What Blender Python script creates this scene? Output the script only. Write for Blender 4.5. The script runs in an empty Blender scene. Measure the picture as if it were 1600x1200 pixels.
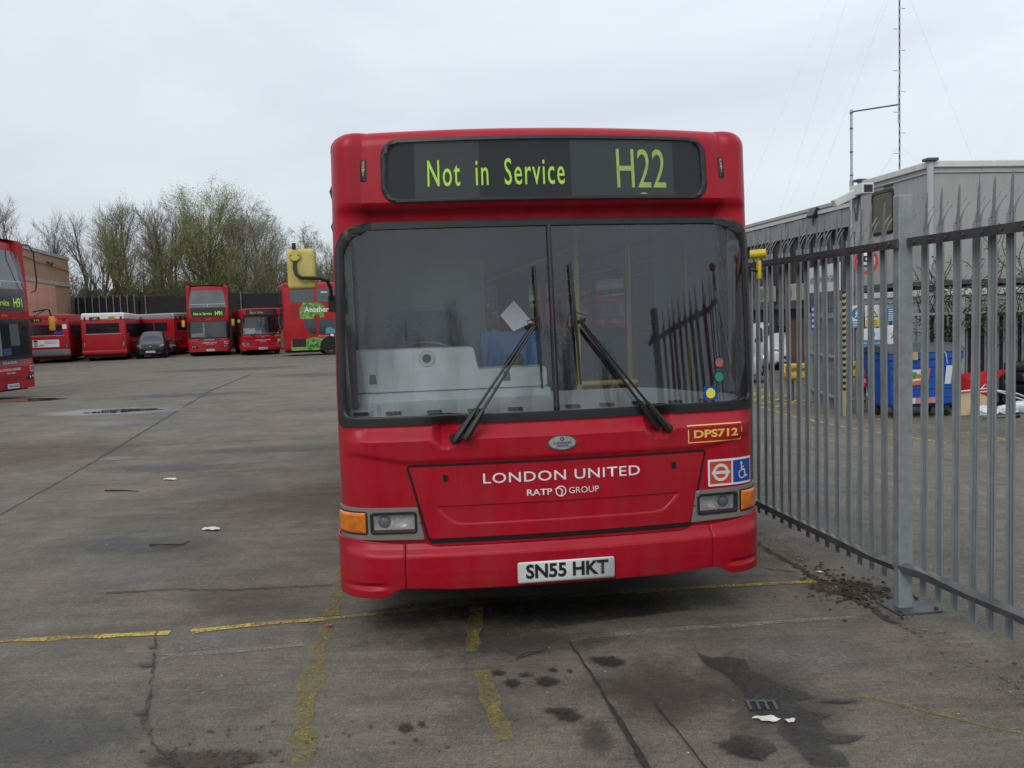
import bpy, bmesh, math, random
from mathutils import Vector, Matrix, noise
R = math.radians
sc = bpy.context.scene
COL = sc.collection
rnd = random.Random(7)

# ------------------------------------------------------------------ camera, sky, sun, exposure
CAM_F = 1420.0 / 1600.0            # focal length over picture width
pitch, roll = R(4.2), R(1.85)
fwd = Vector((0, math.cos(pitch), -math.sin(pitch)))
right0 = Vector((1, 0, 0)); up0 = right0.cross(fwd)
cr, sr = math.cos(roll), math.sin(roll)
cright = right0 * cr - up0 * sr; cup = right0 * sr + up0 * cr
cd = bpy.data.cameras.new('camera'); cam = bpy.data.objects.new('camera', cd); COL.objects.link(cam)
cd.sensor_width = 36.0; cd.lens = 36.0 * CAM_F; cd.clip_start = 0.1; cd.clip_end = 3000
mw = Matrix((cright, cup, -fwd)).transposed().to_4x4(); mw.translation = Vector((0, 0, 1.78))
cam.matrix_world = mw
sc.camera = cam

SUN_EL, SUN_AZ = R(42), R(200)      # high behind the camera, veiled by cloud
w = bpy.data.worlds.new('World'); sc.world = w; w.use_nodes = True
wn, wl = w.node_tree.nodes, w.node_tree.links
bg = wn['Background']; bg.inputs['Strength'].default_value = 0.1
sky = wn.new('ShaderNodeTexSky'); sky.sky_type = 'NISHITA'; sky.sun_disc = False
sky.sun_elevation = SUN_EL; sky.sun_rotation = SUN_AZ; sky.air_density = 1.0; sky.dust_density = 2.0
tc = wn.new('ShaderNodeTexCoord')
mp = wn.new('ShaderNodeMapping'); mp.inputs['Scale'].default_value = (1.0, 1.0, 3.2)
mp.inputs['Location'].default_value = (3.1, 1.7, 0.4)
n1 = wn.new('ShaderNodeTexNoise'); n1.inputs['Scale'].default_value = 1.7; n1.inputs['Detail'].default_value = 5; n1.inputs['Roughness'].default_value = 0.52
n1.inputs['Distortion'].default_value = 0.6
cramp = wn.new('ShaderNodeValToRGB')
cramp.color_ramp.elements[0].position = 0.30; cramp.color_ramp.elements[0].color = (0.555, 0.595, 0.66, 1)
cramp.color_ramp.elements[1].position = 0.68; cramp.color_ramp.elements[1].color = (0.69, 0.755, 0.80, 1)
# brighter to the right of the picture, a little greyer to the left, paler low down
sep = wn.new('ShaderNodeSeparateXYZ')
mrx = wn.new('ShaderNodeMapRange'); mrx.inputs['From Min'].default_value = -0.6; mrx.inputs['From Max'].default_value = 0.6
mrx.inputs['To Min'].default_value = 10.7; mrx.inputs['To Max'].default_value = 13.0
vm = wn.new('ShaderNodeVectorMath'); vm.operation = 'SCALE'
mixw = wn.new('ShaderNodeMix'); mixw.data_type = 'RGBA'; mixw.inputs[0].default_value = 0.9
wl.new(tc.outputs['Generated'], mp.inputs['Vector']); wl.new(mp.outputs['Vector'], n1.inputs['Vector'])
wl.new(n1.outputs['Fac'], cramp.inputs['Fac']); wl.new(cramp.outputs['Color'], vm.inputs[0])
wl.new(tc.outputs['Generated'], sep.inputs[0]); wl.new(sep.outputs['X'], mrx.inputs['Value']); wl.new(mrx.outputs[0], vm.inputs['Scale'])
zr = wn.new('ShaderNodeMapRange'); zr.inputs['From Min'].default_value = 0.0; zr.inputs['From Max'].default_value = 0.5; zr.inputs['To Min'].default_value = 0.93; zr.inputs['To Max'].default_value = 1.26
vm2 = wn.new('ShaderNodeVectorMath'); vm2.operation = 'SCALE'; wl.new(sep.outputs['Z'], zr.inputs['Value']); wl.new(vm.outputs[0], vm2.inputs[0]); wl.new(zr.outputs[0], vm2.inputs['Scale'])
wl.new(sky.outputs['Color'], mixw.inputs[6]); wl.new(vm2.outputs[0], mixw.inputs[7]); wl.new(mixw.outputs[2], bg.inputs['Color'])

sd = bpy.data.lights.new('sun', 'SUN'); sd.energy = 1.25; sd.angle = R(32); sd.color = (1.0, 0.97, 0.92)
so = bpy.data.objects.new('sun', sd); COL.objects.link(so)
sdir = Vector((math.sin(SUN_AZ) * math.cos(SUN_EL), math.cos(SUN_AZ) * math.cos(SUN_EL), math.sin(SUN_EL)))
so.rotation_euler = sdir.to_track_quat('Z', 'Y').to_euler(); so.location = (0, -5, 30)
sc.view_settings.view_transform = 'Standard'; sc.view_settings.look = 'None'
sc.view_settings.exposure = 0.0; sc.view_settings.gamma = 1.0
sc.render.engine = 'CYCLES'
sc.cycles.max_bounces = 8; sc.cycles.transparent_max_bounces = 24; sc.cycles.caustics_reflective = False; sc.cycles.caustics_refractive = False

# ------------------------------------------------------------------ materials
def srgb(r, g, b):
    f = lambda c: ((c/255 + 0.055) / 1.055) ** 2.4 if c/255 > 0.04045 else c/255/12.92
    return (f(r), f(g), f(b))
_m = {}
def M(name, col, rough=0.6, metal=0.0, var=0.12, vscale=6.0, bump=0.0, bscale=60.0, spec=0.5, coat=0.0, var2=None, rvar=0.0, stretch=None):
    if name in _m: return _m[name]
    m = bpy.data.materials.new(name); m.use_nodes = True; _m[name] = m
    nt = m.node_tree; N, L = nt.nodes, nt.links; b = N['Principled BSDF']
    b.inputs['Roughness'].default_value = rough; b.inputs['Metallic'].default_value = metal
    b.inputs['Specular IOR Level'].default_value = spec; b.inputs['Coat Weight'].default_value = coat; b.inputs['Coat Roughness'].default_value = 0.12
    t = N.new('ShaderNodeTexCoord'); v = t.outputs['Object']
    if stretch:
        mm = N.new('ShaderNodeMapping'); mm.inputs['Scale'].default_value = stretch; L.new(v, mm.inputs[0]); v = mm.outputs[0]
    n = N.new('ShaderNodeTexNoise'); n.inputs['Scale'].default_value = vscale; n.inputs['Detail'].default_value = 6; n.inputs['Roughness'].default_value = 0.6
    L.new(v, n.inputs['Vector'])
    r = N.new('ShaderNodeValToRGB'); r.color_ramp.elements[0].position = 0.3; r.color_ramp.elements[1].position = 0.7
    c2 = var2 or tuple(min(1, c * (1 + var)) for c in col); c1 = tuple(c * (1 - var) for c in col)
    r.color_ramp.elements[0].color = (*c1, 1); r.color_ramp.elements[1].color = (*c2, 1)
    L.new(n.outputs['Fac'], r.inputs['Fac']); L.new(r.outputs['Color'], b.inputs['Base Color'])
    if rvar:
        mr = N.new('ShaderNodeMapRange'); mr.inputs['To Min'].default_value = max(0.02, rough - rvar); mr.inputs['To Max'].default_value = rough + rvar
        L.new(n.outputs['Fac'], mr.inputs['Value']); L.new(mr.outputs[0], b.inputs['Roughness'])
    if bump:
        n2 = N.new('ShaderNodeTexNoise'); n2.inputs['Scale'].default_value = bscale; n2.inputs['Detail'].default_value = 4; L.new(v, n2.inputs['Vector'])
        bp = N.new('ShaderNodeBump'); bp.inputs['Strength'].default_value = bump; bp.inputs['Distance'].default_value = 0.01
        L.new(n2.outputs['Fac'], bp.inputs['Height']); L.new(bp.outputs[0], b.inputs['Normal'])
    return m

def glass_mat(name, tint=(0.6, 0.64, 0.64), refl=1.0, film=0.05, filmcol=(0.5, 0.52, 0.52), rough=0.02, ior=1.5):
    if name in _m: return _m[name]
    m = bpy.data.materials.new(name); m.use_nodes = True; _m[name] = m
    nt = m.node_tree; N, L = nt.nodes, nt.links; N.clear()
    out = N.new('ShaderNodeOutputMaterial'); tr = N.new('ShaderNodeBsdfTransparent'); tr.inputs[0].default_value = (*tint, 1)
    gl = N.new('ShaderNodeBsdfGlossy'); gl.inputs['Roughness'].default_value = rough; gl.inputs['Color'].default_value = (0.95, 0.98, 1, 1)
    fr = N.new('ShaderNodeFresnel'); fr.inputs['IOR'].default_value = ior
    mu = N.new('ShaderNodeMath'); mu.operation = 'MULTIPLY'; mu.inputs[1].default_value = refl; mu.use_clamp = True
    L.new(fr.outputs[0], mu.inputs[0])
    df = N.new('ShaderNodeBsdfDiffuse'); df.inputs[0].default_value = (*filmcol, 1)
    t = N.new('ShaderNodeTexCoord'); n = N.new('ShaderNodeTexNoise'); n.inputs['Scale'].default_value = 2.2; n.inputs['Detail'].default_value = 7
    L.new(t.outputs['Object'], n.inputs['Vector'])
    mr = N.new('ShaderNodeMapRange'); mr.inputs['From Min'].default_value = 0.3; mr.inputs['From Max'].default_value = 0.75
    mr.inputs['To Min'].default_value = film * 0.4; mr.inputs['To Max'].default_value = film * 1.6
    L.new(n.outputs['Fac'], mr.inputs['Value'])
    m1 = N.new('ShaderNodeMixShader'); L.new(mr.outputs[0], m1.inputs[0]); L.new(tr.outputs[0], m1.inputs[1]); L.new(df.outputs[0], m1.inputs[2])
    m2 = N.new('ShaderNodeMixShader'); L.new(mu.outputs[0], m2.inputs[0]); L.new(m1.outputs[0], m2.inputs[1]); L.new(gl.outputs[0], m2.inputs[2])
    L.new(m2.outputs[0], out.inputs['Surface'])
    return m

# ------------------------------------------------------------------ objects and tags
def tag(o, label=None, cat=None, group=None, kind=None):
    if label: o['label'] = label
    if cat: o['category'] = cat
    if group: o['group'] = group
    if kind: o['kind'] = kind
    return o
def empty(name, loc=(0, 0, 0), rz=0.0, parent=None):
    o = bpy.data.objects.new(name, None); COL.objects.link(o); o.location = loc; o.rotation_euler = (0, 0, rz); o.empty_display_size = 0.1
    if parent: o.parent = parent
    return o
def thing(name, label, cat, loc=(0, 0, 0), rz=0.0, group=None):
    return tag(empty(name, loc, rz), label, cat, group)
def copy_tree(o, parent=None):
    c = o.copy(); COL.objects.link(c); c.parent = parent
    for ch in [x for x in o.children]: copy_tree(ch, c)
    return c
class MB:
    def __init__(s): s.v = []; s.f = []; s.mi = []; s.cur = 0
    def add(s, vs, fs):
        b = len(s.v); s.v += [tuple(v) for v in vs]; s.f += [tuple(b + i for i in f) for f in fs]; s.mi += [s.cur] * len(fs); return s
    def box(s, c, d, rot=None):
        x, y, z = d[0]/2, d[1]/2, d[2]/2
        vs = [Vector((a, b_, c_)) for a in (-x, x) for b_ in (-y, y) for c_ in (-z, z)]
        if rot is not None:
            q = Matrix.Rotation(rot, 3, 'Z') if not isinstance(rot, Matrix) else rot
            vs = [q @ v for v in vs]
        c = Vector(c)
        return s.add([v + c for v in vs], [(0,1,3,2),(4,6,7,5),(0,4,5,1),(2,3,7,6),(0,2,6,4),(1,5,7,3)])
    def bx(s, x0, x1, y0, y1, z0, z1): return s.box(((x0+x1)/2, (y0+y1)/2, (z0+z1)/2), (abs(x1-x0), abs(y1-y0), abs(z1-z0)))
    def tube(s, pts, rad, n=8, cap=True, closed=False):
        pts = [Vector(p) for p in pts]; k = len(pts)
        rads = rad if isinstance(rad, (list, tuple)) else [rad] * k
        t0 = (pts[1] - pts[0]).normalized(); a = t0.orthogonal().normalized(); rings = []; base = len(s.v); vs = []
        for i, p in enumerate(pts):
            t = (pts[min(i+1, k-1)] - pts[max(i-1, 0)]) if not closed else (pts[(i+1) % k] - pts[i-1])
            t.normalize(); a = (a - t * a.dot(t)); a.normalize() if a.length > 1e-6 else None; b = t.cross(a)
            for j in range(n):
                g = 2 * math.pi * j / n; vs.append(p + (a * math.cos(g) + b * math.sin(g)) * rads[i])
        fs = []
        for i in range(k if closed else k - 1):
            for j in range(n):
                i2 = (i + 1) % k
                fs.append((i*n + j, i*n + (j+1) % n, i2*n + (j+1) % n, i2*n + j))
        if cap and not closed: fs.append(tuple(range(n-1, -1, -1))); fs.append(tuple((k-1)*n + j for j in range(n)))
        return s.add(vs, fs)
    def cyl(s, p, q, r, n=20, r2=None): return s.tube([p, q], [r, r if r2 is None else r2], n)
    def lathe(s, prof, o=(0, 0, 0), axis='Z', n=28):
        vs = []; fs = []; o = Vector(o)
        for (r, h) in prof:
            for j in range(n):
                g = 2*math.pi*j/n; a, b = r*math.cos(g), r*math.sin(g)
                v = {'Z': (a, b, h), 'Y': (a, h, b), 'X': (h, a, b)}[axis]; vs.append(Vector(v) + o)
        for i in range(len(prof)-1):
            for j in range(n): fs.append((i*n+j, i*n+(j+1) % n, (i+1)*n+(j+1) % n, (i+1)*n+j))
        return s.add(vs, fs)
    def prism(s, poly, f, a, b):      # poly of 2D points, f(u, v, t) -> 3D, t from a to b
        n = len(poly); vs = [f(u, v, a) for u, v in poly] + [f(u, v, b) for u, v in poly]
        fs = [tuple(range(n-1, -1, -1)), tuple(range(n, 2*n))] + [(i, (i+1) % n, n + (i+1) % n, n + i) for i in range(n)]
        return s.add(vs, fs)
    def build(s, name, mat, parent=None, smooth=False, bevel=0.0, seg=2, recalc=True, angle=40):
        me = bpy.data.meshes.new(name); me.from_pydata(s.v, [], s.f)
        mats = mat if isinstance(mat, (list, tuple)) else [mat]
        for m in mats: me.materials.append(m)
        if len(mats) > 1: me.polygons.foreach_set('material_index', s.mi)
        if recalc:
            bm = bmesh.new(); bm.from_mesh(me); bmesh.ops.recalc_face_normals(bm, faces=bm.faces); bm.to_mesh(me); bm.free()
        if smooth:
            me.polygons.foreach_set('use_smooth', [True] * len(me.polygons))
            if angle: me.set_sharp_from_angle(angle=R(angle))
        o = bpy.data.objects.new(name, me); COL.objects.link(o)
        if parent: o.parent = parent
        if bevel: md = o.modifiers.new('b', 'BEVEL'); md.width = bevel; md.segments = seg; md.limit_method = 'ANGLE'; md.angle_limit = R(40); md.harden_normals = False
        return o
def rbox(name, mat, parent, x0, x1, y0, y1, z0, z1, r=0.05, seg=4, sm=True):
    bm = bmesh.new(); bmesh.ops.create_cube(bm, size=1.0)
    for v in bm.verts: v.co = Vector(((x0+x1)/2 + v.co.x*(x1-x0), (y0+y1)/2 + v.co.y*(y1-y0), (z0+z1)/2 + v.co.z*(z1-z0)))
    bmesh.ops.bevel(bm, geom=list(bm.edges), offset=r, segments=seg, profile=0.5, affect='EDGES')
    me = bpy.data.meshes.new(name); bm.to_mesh(me); bm.free(); me.materials.append(mat)
    if sm: me.polygons.foreach_set('use_smooth', [True]*len(me.polygons)); me.set_sharp_from_angle(angle=R(45))
    o = bpy.data.objects.new(name, me); COL.objects.link(o); o.parent = parent; return o

# 2D shapes
def rrect(x0, x1, z0, z1, r, n=6):
    rr = r if isinstance(r, (list, tuple)) else [r]*4   # bl, br, tr, tl
    pts = []
    for (cx, cz, a0, q) in ((x0+rr[0], z0+rr[0], 180, rr[0]), (x1-rr[1], z0+rr[1], 270, rr[1]), (x1-rr[2], z1-rr[2], 0, rr[2]), (x0+rr[3], z1-rr[3], 90, rr[3])):
        for i in range(n+1):
            a = R(a0 + 90*i/n); pts.append((cx + q*math.cos(a), cz + q*math.sin(a)))
    return pts
def ell(cx, cz, a, b=None, n=28):
    b = a if b is None else b
    return [(cx + a*math.cos(2*math.pi*i/n), cz + b*math.sin(2*math.pi*i/n)) for i in range(n)]
def roundpoly(pts, r, n=4):
    out = []; k = len(pts)
    for i in range(k):
        p = Vector(pts[i]); a = Vector(pts[i-1]) - p; b = Vector(pts[(i+1) % k]) - p; q = min(r, a.length*.45, b.length*.45)
        A = p + a.normalized()*q; B = p + b.normalized()*q
        for j in range(n+1):
            t = j/n; v = A*(1-t)**2 + p*2*t*(1-t) + B*t*t; out.append((v.x, v.y))
    return out
def fill2d(loops):
    cu = bpy.data.curves.new('t', 'CURVE'); cu.dimensions = '2D'; cu.fill_mode = 'BOTH'
    for lp in loops:
        sp = cu.splines.new('POLY'); sp.points.add(len(lp)-1); sp.use_cyclic_u = True
        for i, p in enumerate(lp): sp.points[i].co = (p[0], p[1], 0, 1)
    ob = bpy.data.objects.new('t', cu); me = bpy.data.meshes.new_from_object(ob)
    vs = [(v.co.x, v.co.y) for v in me.vertices]; fs = [tuple(p.vertices) for p in me.polygons]
    bpy.data.objects.remove(ob); bpy.data.curves.remove(cu); bpy.data.meshes.remove(me); return vs, fs
_tx = {}
def text2d(s, x0, x1, z0, z1, bold=0.0, shear=0.0, space=1.0):
    key = (s, bold, shear, space)
    if key not in _tx:
        cu = bpy.data.curves.new('t', 'FONT'); cu.body = s; cu.offset = bold; cu.shear = shear; cu.resolution_u = 3; cu.space_character = space; cu.size = 1
        ob = bpy.data.objects.new('t', cu); me = bpy.data.meshes.new_from_object(ob)
        _tx[key] = ([(v.co.x, v.co.y) for v in me.vertices], [tuple(p.vertices) for p in me.polygons])
        bpy.data.objects.remove(ob); bpy.data.curves.remove(cu); bpy.data.meshes.remove(me)
    vs, fs = _tx[key]
    a, b = min(v[0] for v in vs), max(v[0] for v in vs); c, d = min(v[1] for v in vs), max(v[1] for v in vs)
    return [(x0 + (v[0]-a)/(b-a)*(x1-x0), z0 + (v[1]-c)/(d-c)*(z1-z0)) for v in vs], fs
def refine(vs, fs, step):
    bm = bmesh.new(); bv = [bm.verts.new((v[0], v[1], 0)) for v in vs]
    for f in fs:
        try: bm.faces.new([bv[i] for i in f])
        except ValueError: pass
    for ax in (0, 1):
        lo, hi = min(v[ax] for v in vs), max(v[ax] for v in vs); k = math.floor(lo/step) + 1
        while k*step < hi:
            co = [0, 0, 0]; co[ax] = k*step; no = [0, 0, 0]; no[ax] = 1
            bmesh.ops.bisect_plane(bm, geom=list(bm.verts)+list(bm.edges)+list(bm.faces), plane_co=co, plane_no=no, dist=1e-6); k += 1
    bm.verts.index_update(); out = [(v.co.x, v.co.y) for v in bm.verts]; of = [tuple(v.index for v in f.verts) for f in bm.faces]; bm.free(); return out, of
def flat_xz(y=0.0, x=0.0, z=0.0): return lambda u, v, t=0.0: (x+u, y - t, z+v)
def decal(name, shp, fn, mat, parent, off=0.003, step=None, smooth=True, thick=0.0):
    vs, fs = shp
    if step: vs, fs = refine(vs, fs, step)
    mb = MB(); mb.add([fn(u, v, off) for u, v in vs], fs)
    o = mb.build(name, mat, parent, smooth, recalc=False, angle=None)
    # face outwards
    me = o.data
    if me.polygons:
        c = me.polygons[0]
        u = sum(vs[i][0] for i in fs[0])/len(fs[0]); v = sum(vs[i][1] for i in fs[0])/len(fs[0])
        d = Vector(fn(u, v, off+0.01)) - Vector(fn(u, v, off))
        if c.normal.dot(d) < 0: me.flip_normals()
    if thick:
        md = o.modifiers.new('s', 'SOLIDIFY'); md.thickness = thick; md.offset = -1
    return o
def join_shapes(*sh):
    V, F = [], []
    for vs, fs in sh:
        b = len(V); V += vs; F += [tuple(b+i for i in f) for f in fs]
    return V, F
def sstep(a, b, x):
    t = max(0.0, min(1.0, (x-a)/(b-a))) if a != b else float(x >= a)
    return t*t*(3-2*t)
def table(kn, z):
    if z <= kn[0][0]: return kn[0][1]
    for (z0, d0), (z1, d1) in zip(kn, kn[1:]):
        if z <= z1:
            t = (z-z0)/(z1-z0); return d0 + (d1-d0)*t
    return kn[-1][1]

# yard frame: the bus and the fence are parallel; lx to the right of the bus, ly away from the camera
YAW = R(7.8); BX, BY = 0.25, 4.92
cy_, sy_ = math.cos(YAW), math.sin(YAW)
def zg(lx): return -0.55 * sstep(2.4, 9.0, lx)
def W(lx, ly, z=None):
    if z is None: z = zg(lx)
    return Vector((BX + cy_*lx - sy_*ly, BY + sy_*lx + cy_*ly, z))
def toL(x, y):
    dx, dy = x-BX, y-BY; return (cy_*dx + sy_*dy, -sy_*dx + cy_*dy)

# shared materials
RED = M('bus_red', (0.355, 0.003, 0.015), 0.36, var=0.10, vscale=2.6, coat=0.0, rvar=0.14, spec=0.30, bump=0.05, bscale=3.5)
RED2 = M('bus_red_far', (0.37, 0.005, 0.013), 0.36, var=0.10, vscale=1.2, spec=0.4)
BLACK = M('black_rubber', (0.012, 0.012, 0.013), 0.45, var=0.3, vscale=9)
BLKPL = M('black_plastic', (0.010, 0.010, 0.011), 0.3, var=0.2)
SLOT = M('dark_gap', (0.004, 0.004, 0.004), 0.9)
def add_grime(m, amt=0.22, dust=(0.16, 0.11, 0.09)):
    # thin road film in vertical streaks and a few stone chips, laid over the paint colour
    nt = m.node_tree; N, L = nt.nodes, nt.links; b = N['Principled BSDF']; src = b.inputs['Base Color'].links[0].from_socket
    t = N.new('ShaderNodeTexCoord'); q = N.new('ShaderNodeMapping'); q.inputs['Scale'].default_value = (5.0, 5.0, 1.1); L.new(t.outputs['Object'], q.inputs[0])
    n = N.new('ShaderNodeTexNoise'); n.inputs['Scale'].default_value = 1.3; n.inputs['Detail'].default_value = 8; n.inputs['Roughness'].default_value = 0.68; L.new(q.outputs[0], n.inputs['Vector'])
    a = N.new('ShaderNodeMapRange'); a.inputs['From Min'].default_value = 0.42; a.inputs['From Max'].default_value = 0.75; a.inputs['To Max'].default_value = amt; L.new(n.outputs['Fac'], a.inputs['Value'])
    x = N.new('ShaderNodeMix'); x.data_type = 'RGBA'; L.new(a.outputs[0], x.inputs[0]); L.new(src, x.inputs[6]); x.inputs[7].default_value = (*dust, 1)
    v = N.new('ShaderNodeTexVoronoi'); v.inputs['Scale'].default_value = 34.0; L.new(t.outputs['Object'], v.inputs['Vector'])
    c = N.new('ShaderNodeMapRange'); c.inputs['From Min'].default_value = 0.035; c.inputs['From Max'].default_value = 0.06; c.inputs['To Min'].default_value = 0.75; c.inputs['To Max'].default_value = 0.0; L.new(v.outputs['Distance'], c.inputs['Value'])
    s2 = N.new('ShaderNodeSeparateColor'); L.new(v.outputs['Color'], s2.inputs[0]); g = N.new('ShaderNodeMath'); g.operation = 'GREATER_THAN'; g.inputs[1].default_value = 0.86; L.new(s2.outputs[0], g.inputs[0])
    k = N.new('ShaderNodeMath'); k.operation = 'MULTIPLY'; L.new(c.outputs[0], k.inputs[0]); L.new(g.outputs[0], k.inputs[1])
    y = N.new('ShaderNodeMix'); y.data_type = 'RGBA'; L.new(k.outputs[0], y.inputs[0]); L.new(x.outputs[2], y.inputs[6]); y.inputs[7].default_value = (0.09, 0.03, 0.03, 1); L.new(y.outputs[2], b.inputs['Base Color'])
add_grime(RED, 0.16); add_grime(RED2, 0.22)
TYRE = M('tyre_rubber', (0.018, 0.018, 0.018), 0.85, var=0.3, vscale=12)
WHITE = M('white_vinyl', (0.72, 0.73, 0.74), 0.4, var=0.04)
GREYP = M('grey_lamp_panel', (0.17, 0.165, 0.15), 0.45, var=0.08, vscale=4)
YELM = M('yellow_plastic', (0.50, 0.42, 0.12), 0.55, var=0.15, vscale=9)
LGREEN = M('blind_green', (0.60, 1.0, 0.09), 0.7, var=0.05)
LGREEN2 = M('blind_green_faded', (0.46, 0.62, 0.14), 0.7, var=0.12, vscale=30)
STEEL = M('galvanised_steel', (0.27, 0.295, 0.30), 0.5, metal=0.12, var=0.16, vscale=18, rvar=0.1)
STEELD = M('weathered_steel', (0.085, 0.09, 0.095), 0.55, metal=0.3, var=0.25, vscale=10)
# ------------------------------------------------------------------ the single deck bus
class Surf:
    def __init__(s, hw=1.2, flat=1.0, bow=0.07, knots=((0, 0), (3, 0)), taper=((0, 1.0), (3, 1.0)), zt=2.795, rt=0.09, crown=0.018, feat=None):
        s.hw, s.flat, s.bow, s.kn, s.tp, s.zt, s.rt, s.crown, s.feat = hw, flat, bow, knots, taper, zt, rt, crown, feat
        s.t0 = math.atan(2*bow*flat); s.R = (hw-flat)/(1-math.sin(s.t0)); s.send = flat + s.R*(math.pi/2 - s.t0)
        s.yend = bow*flat*flat + s.R*math.cos(s.t0)
    def plan(s, u):
        a = abs(u); g = 1 if u >= 0 else -1
        if a <= s.flat: x, y, t = a, s.bow*a*a, math.atan(2*s.bow*a)
        elif a <= s.send:
            t = s.t0 + (a-s.flat)/s.R; x = s.flat + s.R*(math.sin(t)-math.sin(s.t0)); y = s.bow*s.flat**2 + s.R*(math.cos(s.t0)-math.cos(t))
        else: x, y, t = s.hw, s.yend + (a-s.send), math.pi/2
        return g*x, y, g*math.sin(t), -math.cos(t)
    def disp(s, u, z):
        d = table(s.kn, z)
        q = (z-(s.zt-s.rt))/s.rt
        if q > 0: d += s.rt*(1-math.sqrt(max(0, 1-min(1, q)**2)))
        if s.feat: d += s.feat(u, z)
        return d
    def P(s, u, z, off=0.0):
        x, y, nx, ny = s.plan(u); a = abs(nx)
        d = s.disp(u, z)
        k = table(s.tp, z)
        dd = d
        if a > 0.3:   # recesses belong to the front; on the flank only the roof rounding stays
            q = (z-(s.zt-s.rt))/s.rt; top = s.rt*(1-math.sqrt(max(0, 1-min(1, max(0, q))**2)))
            f = sstep(0.35, 0.97, a); dd = d*(1-f) + top*f
        z2 = z + s.crown*(1-(min(abs(x), s.hw)/s.hw)**2)*sstep(s.zt-0.5, s.zt, z)
        ysh = d*sstep(0, 1, 1-a)  # keep corner columns together
        return Vector((x*k + nx*(off-dd), y + ny*(off-dd), z2))
    def grid(s, name, mat, parent, us, zs, hole=None, off=0.0, P=None):
        mb = MB(); P = P or s.P; nu = len(us)
        mb.v = [P(u, z if not callable(z) else z(u), off) for z in zs for u in us]
        for j in range(len(zs)-1):
            for i in range(nu-1):
                if hole and hole((us[i]+us[i+1])/2, (zs[j]+zs[j+1])/2): continue
                mb.f.append((j*nu+i, j*nu+i+1, (j+1)*nu+i+1, (j+1)*nu+i))
        mb.mi = [0]*len(mb.f)
        return mb.build(name, mat, parent, True, recalc=False, angle=26)
def lin(a, b, n): return [a + (b-a)*i/n for i in range(n+1)]
def ring(outer, inner): return fill2d([outer, inner])

TRL, TRR = (-.69, -.64, -.605, -.52), (.495, .55, .605, .665)
def trap(u):
    for a, b, c, d in (TRL, TRR):
        if a < u < d: return min(1, (u-a)/(b-a), (d-u)/(d-c))
    return 0.0
def ptfeat(u, z):
    d = 0.0; a = abs(u)
    if z < 1.12:
        zs_ = 1.0 + 0.05*sstep(.80, 1.15, a); d += 0.014*(1-sstep(zs_, zs_+0.028, z))
    if z > 1.0:
        t = trap(u); zl = 1.132 - 0.048*t
        q = max(0, min(1, (z-zl)/(0.066+.02*t))); d += (0.056 + 0.050*t*(1-sstep(1.20, 1.27, z)))*q*(1-.6*sstep(1.05, 1.2, abs(u)))
    return d
PT = Surf(knots=((0, 0), (1.2, 0), (1.25, .002), (2.27, .100), (2.315, .104), (2.345, .096), (2.365, .074), (2.385, .034), (2.41, .012), (2.74, .034)),
          taper=((0, 1), (1.4, 1), (2.6, .978), (3, .972)), feat=ptfeat, zt=2.795, rt=0.085)
def cz(x, z, d):   # measured in the plane of the front, moved onto a surface d behind it
    f = 1 + d/4.84; return (-.915 + (x+.915)*f, 1.78 + (z-1.78)*f)

GLW = glass_mat('windscreen_glass', (1.0, 1.0, 1.0), 1.0, 0.022, (0.40, 0.43, 0.43), 0.03, 1.72)
GLS = glass_mat('side_window_glass', (0.80, 0.84, 0.84), 1.0, 0.06, (0.3, 0.32, 0.32), 0.02)
GLD = glass_mat('destination_glass', (1, 1, 1), 0.45, 0.006, (0.2, 0.2, 0.2), 0.03)
GLL = glass_mat('lamp_lens', (1, 1, 1), 1.0, 0.05, (0.5, 0.5, 0.5), 0.05)
DASH = M('grey_dash_moulding', (0.80, 0.88, 0.88), 0.6, var=0.08, vscale=3)
DARKG = M('dark_interior', (0.035, 0.038, 0.042), 0.8, var=0.2)
BLIND = M('blind_dark', (0.016, 0.018, 0.020), 0.85, var=0.1)
BLIND2 = M('blind_grey', (0.045, 0.052, 0.055), 0.85, var=0.06)
CHROME = M('lamp_chrome', (0.92, 0.92, 0.90), 0.22, metal=0.10, var=0.22, vscale=40)
AMBER = M('amber_lens', (0.62, 0.16, 0.008), 0.16, var=0.3, vscale=14, coat=0.6)
PLATEW = M('plate_white', (0.62, 0.64, 0.63), 0.35, var=0.05, vscale=12)
INKB = M('black_print', (0.010, 0.010, 0.012), 0.5)
GOLD = M('gold_print', (0.80, 0.50, 0.10), 0.45, var=0.06)
YP = M('yellow_pole', (0.55, 0.40, 0.03), 0.35, var=0.08)
BLUEP = M('blue_cab_door', (0.012, 0.10, 0.30), 0.6, var=0.12)
SEATM = M('seat_moquette', (0.03, 0.035, 0.05), 0.9, var=0.6, vscale=40)
FRED = M('sticker_red', (0.55, 0.05, 0.02), 0.4); FBLUE = M('sticker_blue', (0.008, 0.06, 0.32), 0.4); FGRN = M('sticker_green', (0.01, 0.22, 0.15), 0.5)
FYEL = M('sticker_yellow', (0.75, 0.70, 0.05), 0.5)
CEIL = M('bus_ceiling', (0.30, 0.31, 0.31), 0.6, var=0.05)
UNDER = M('underbody', (0.012, 0.011, 0.010), 0.9, var=0.3)
GREEND = M('grimy_plate', (0.05, 0.05, 0.05), 0.7)

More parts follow.
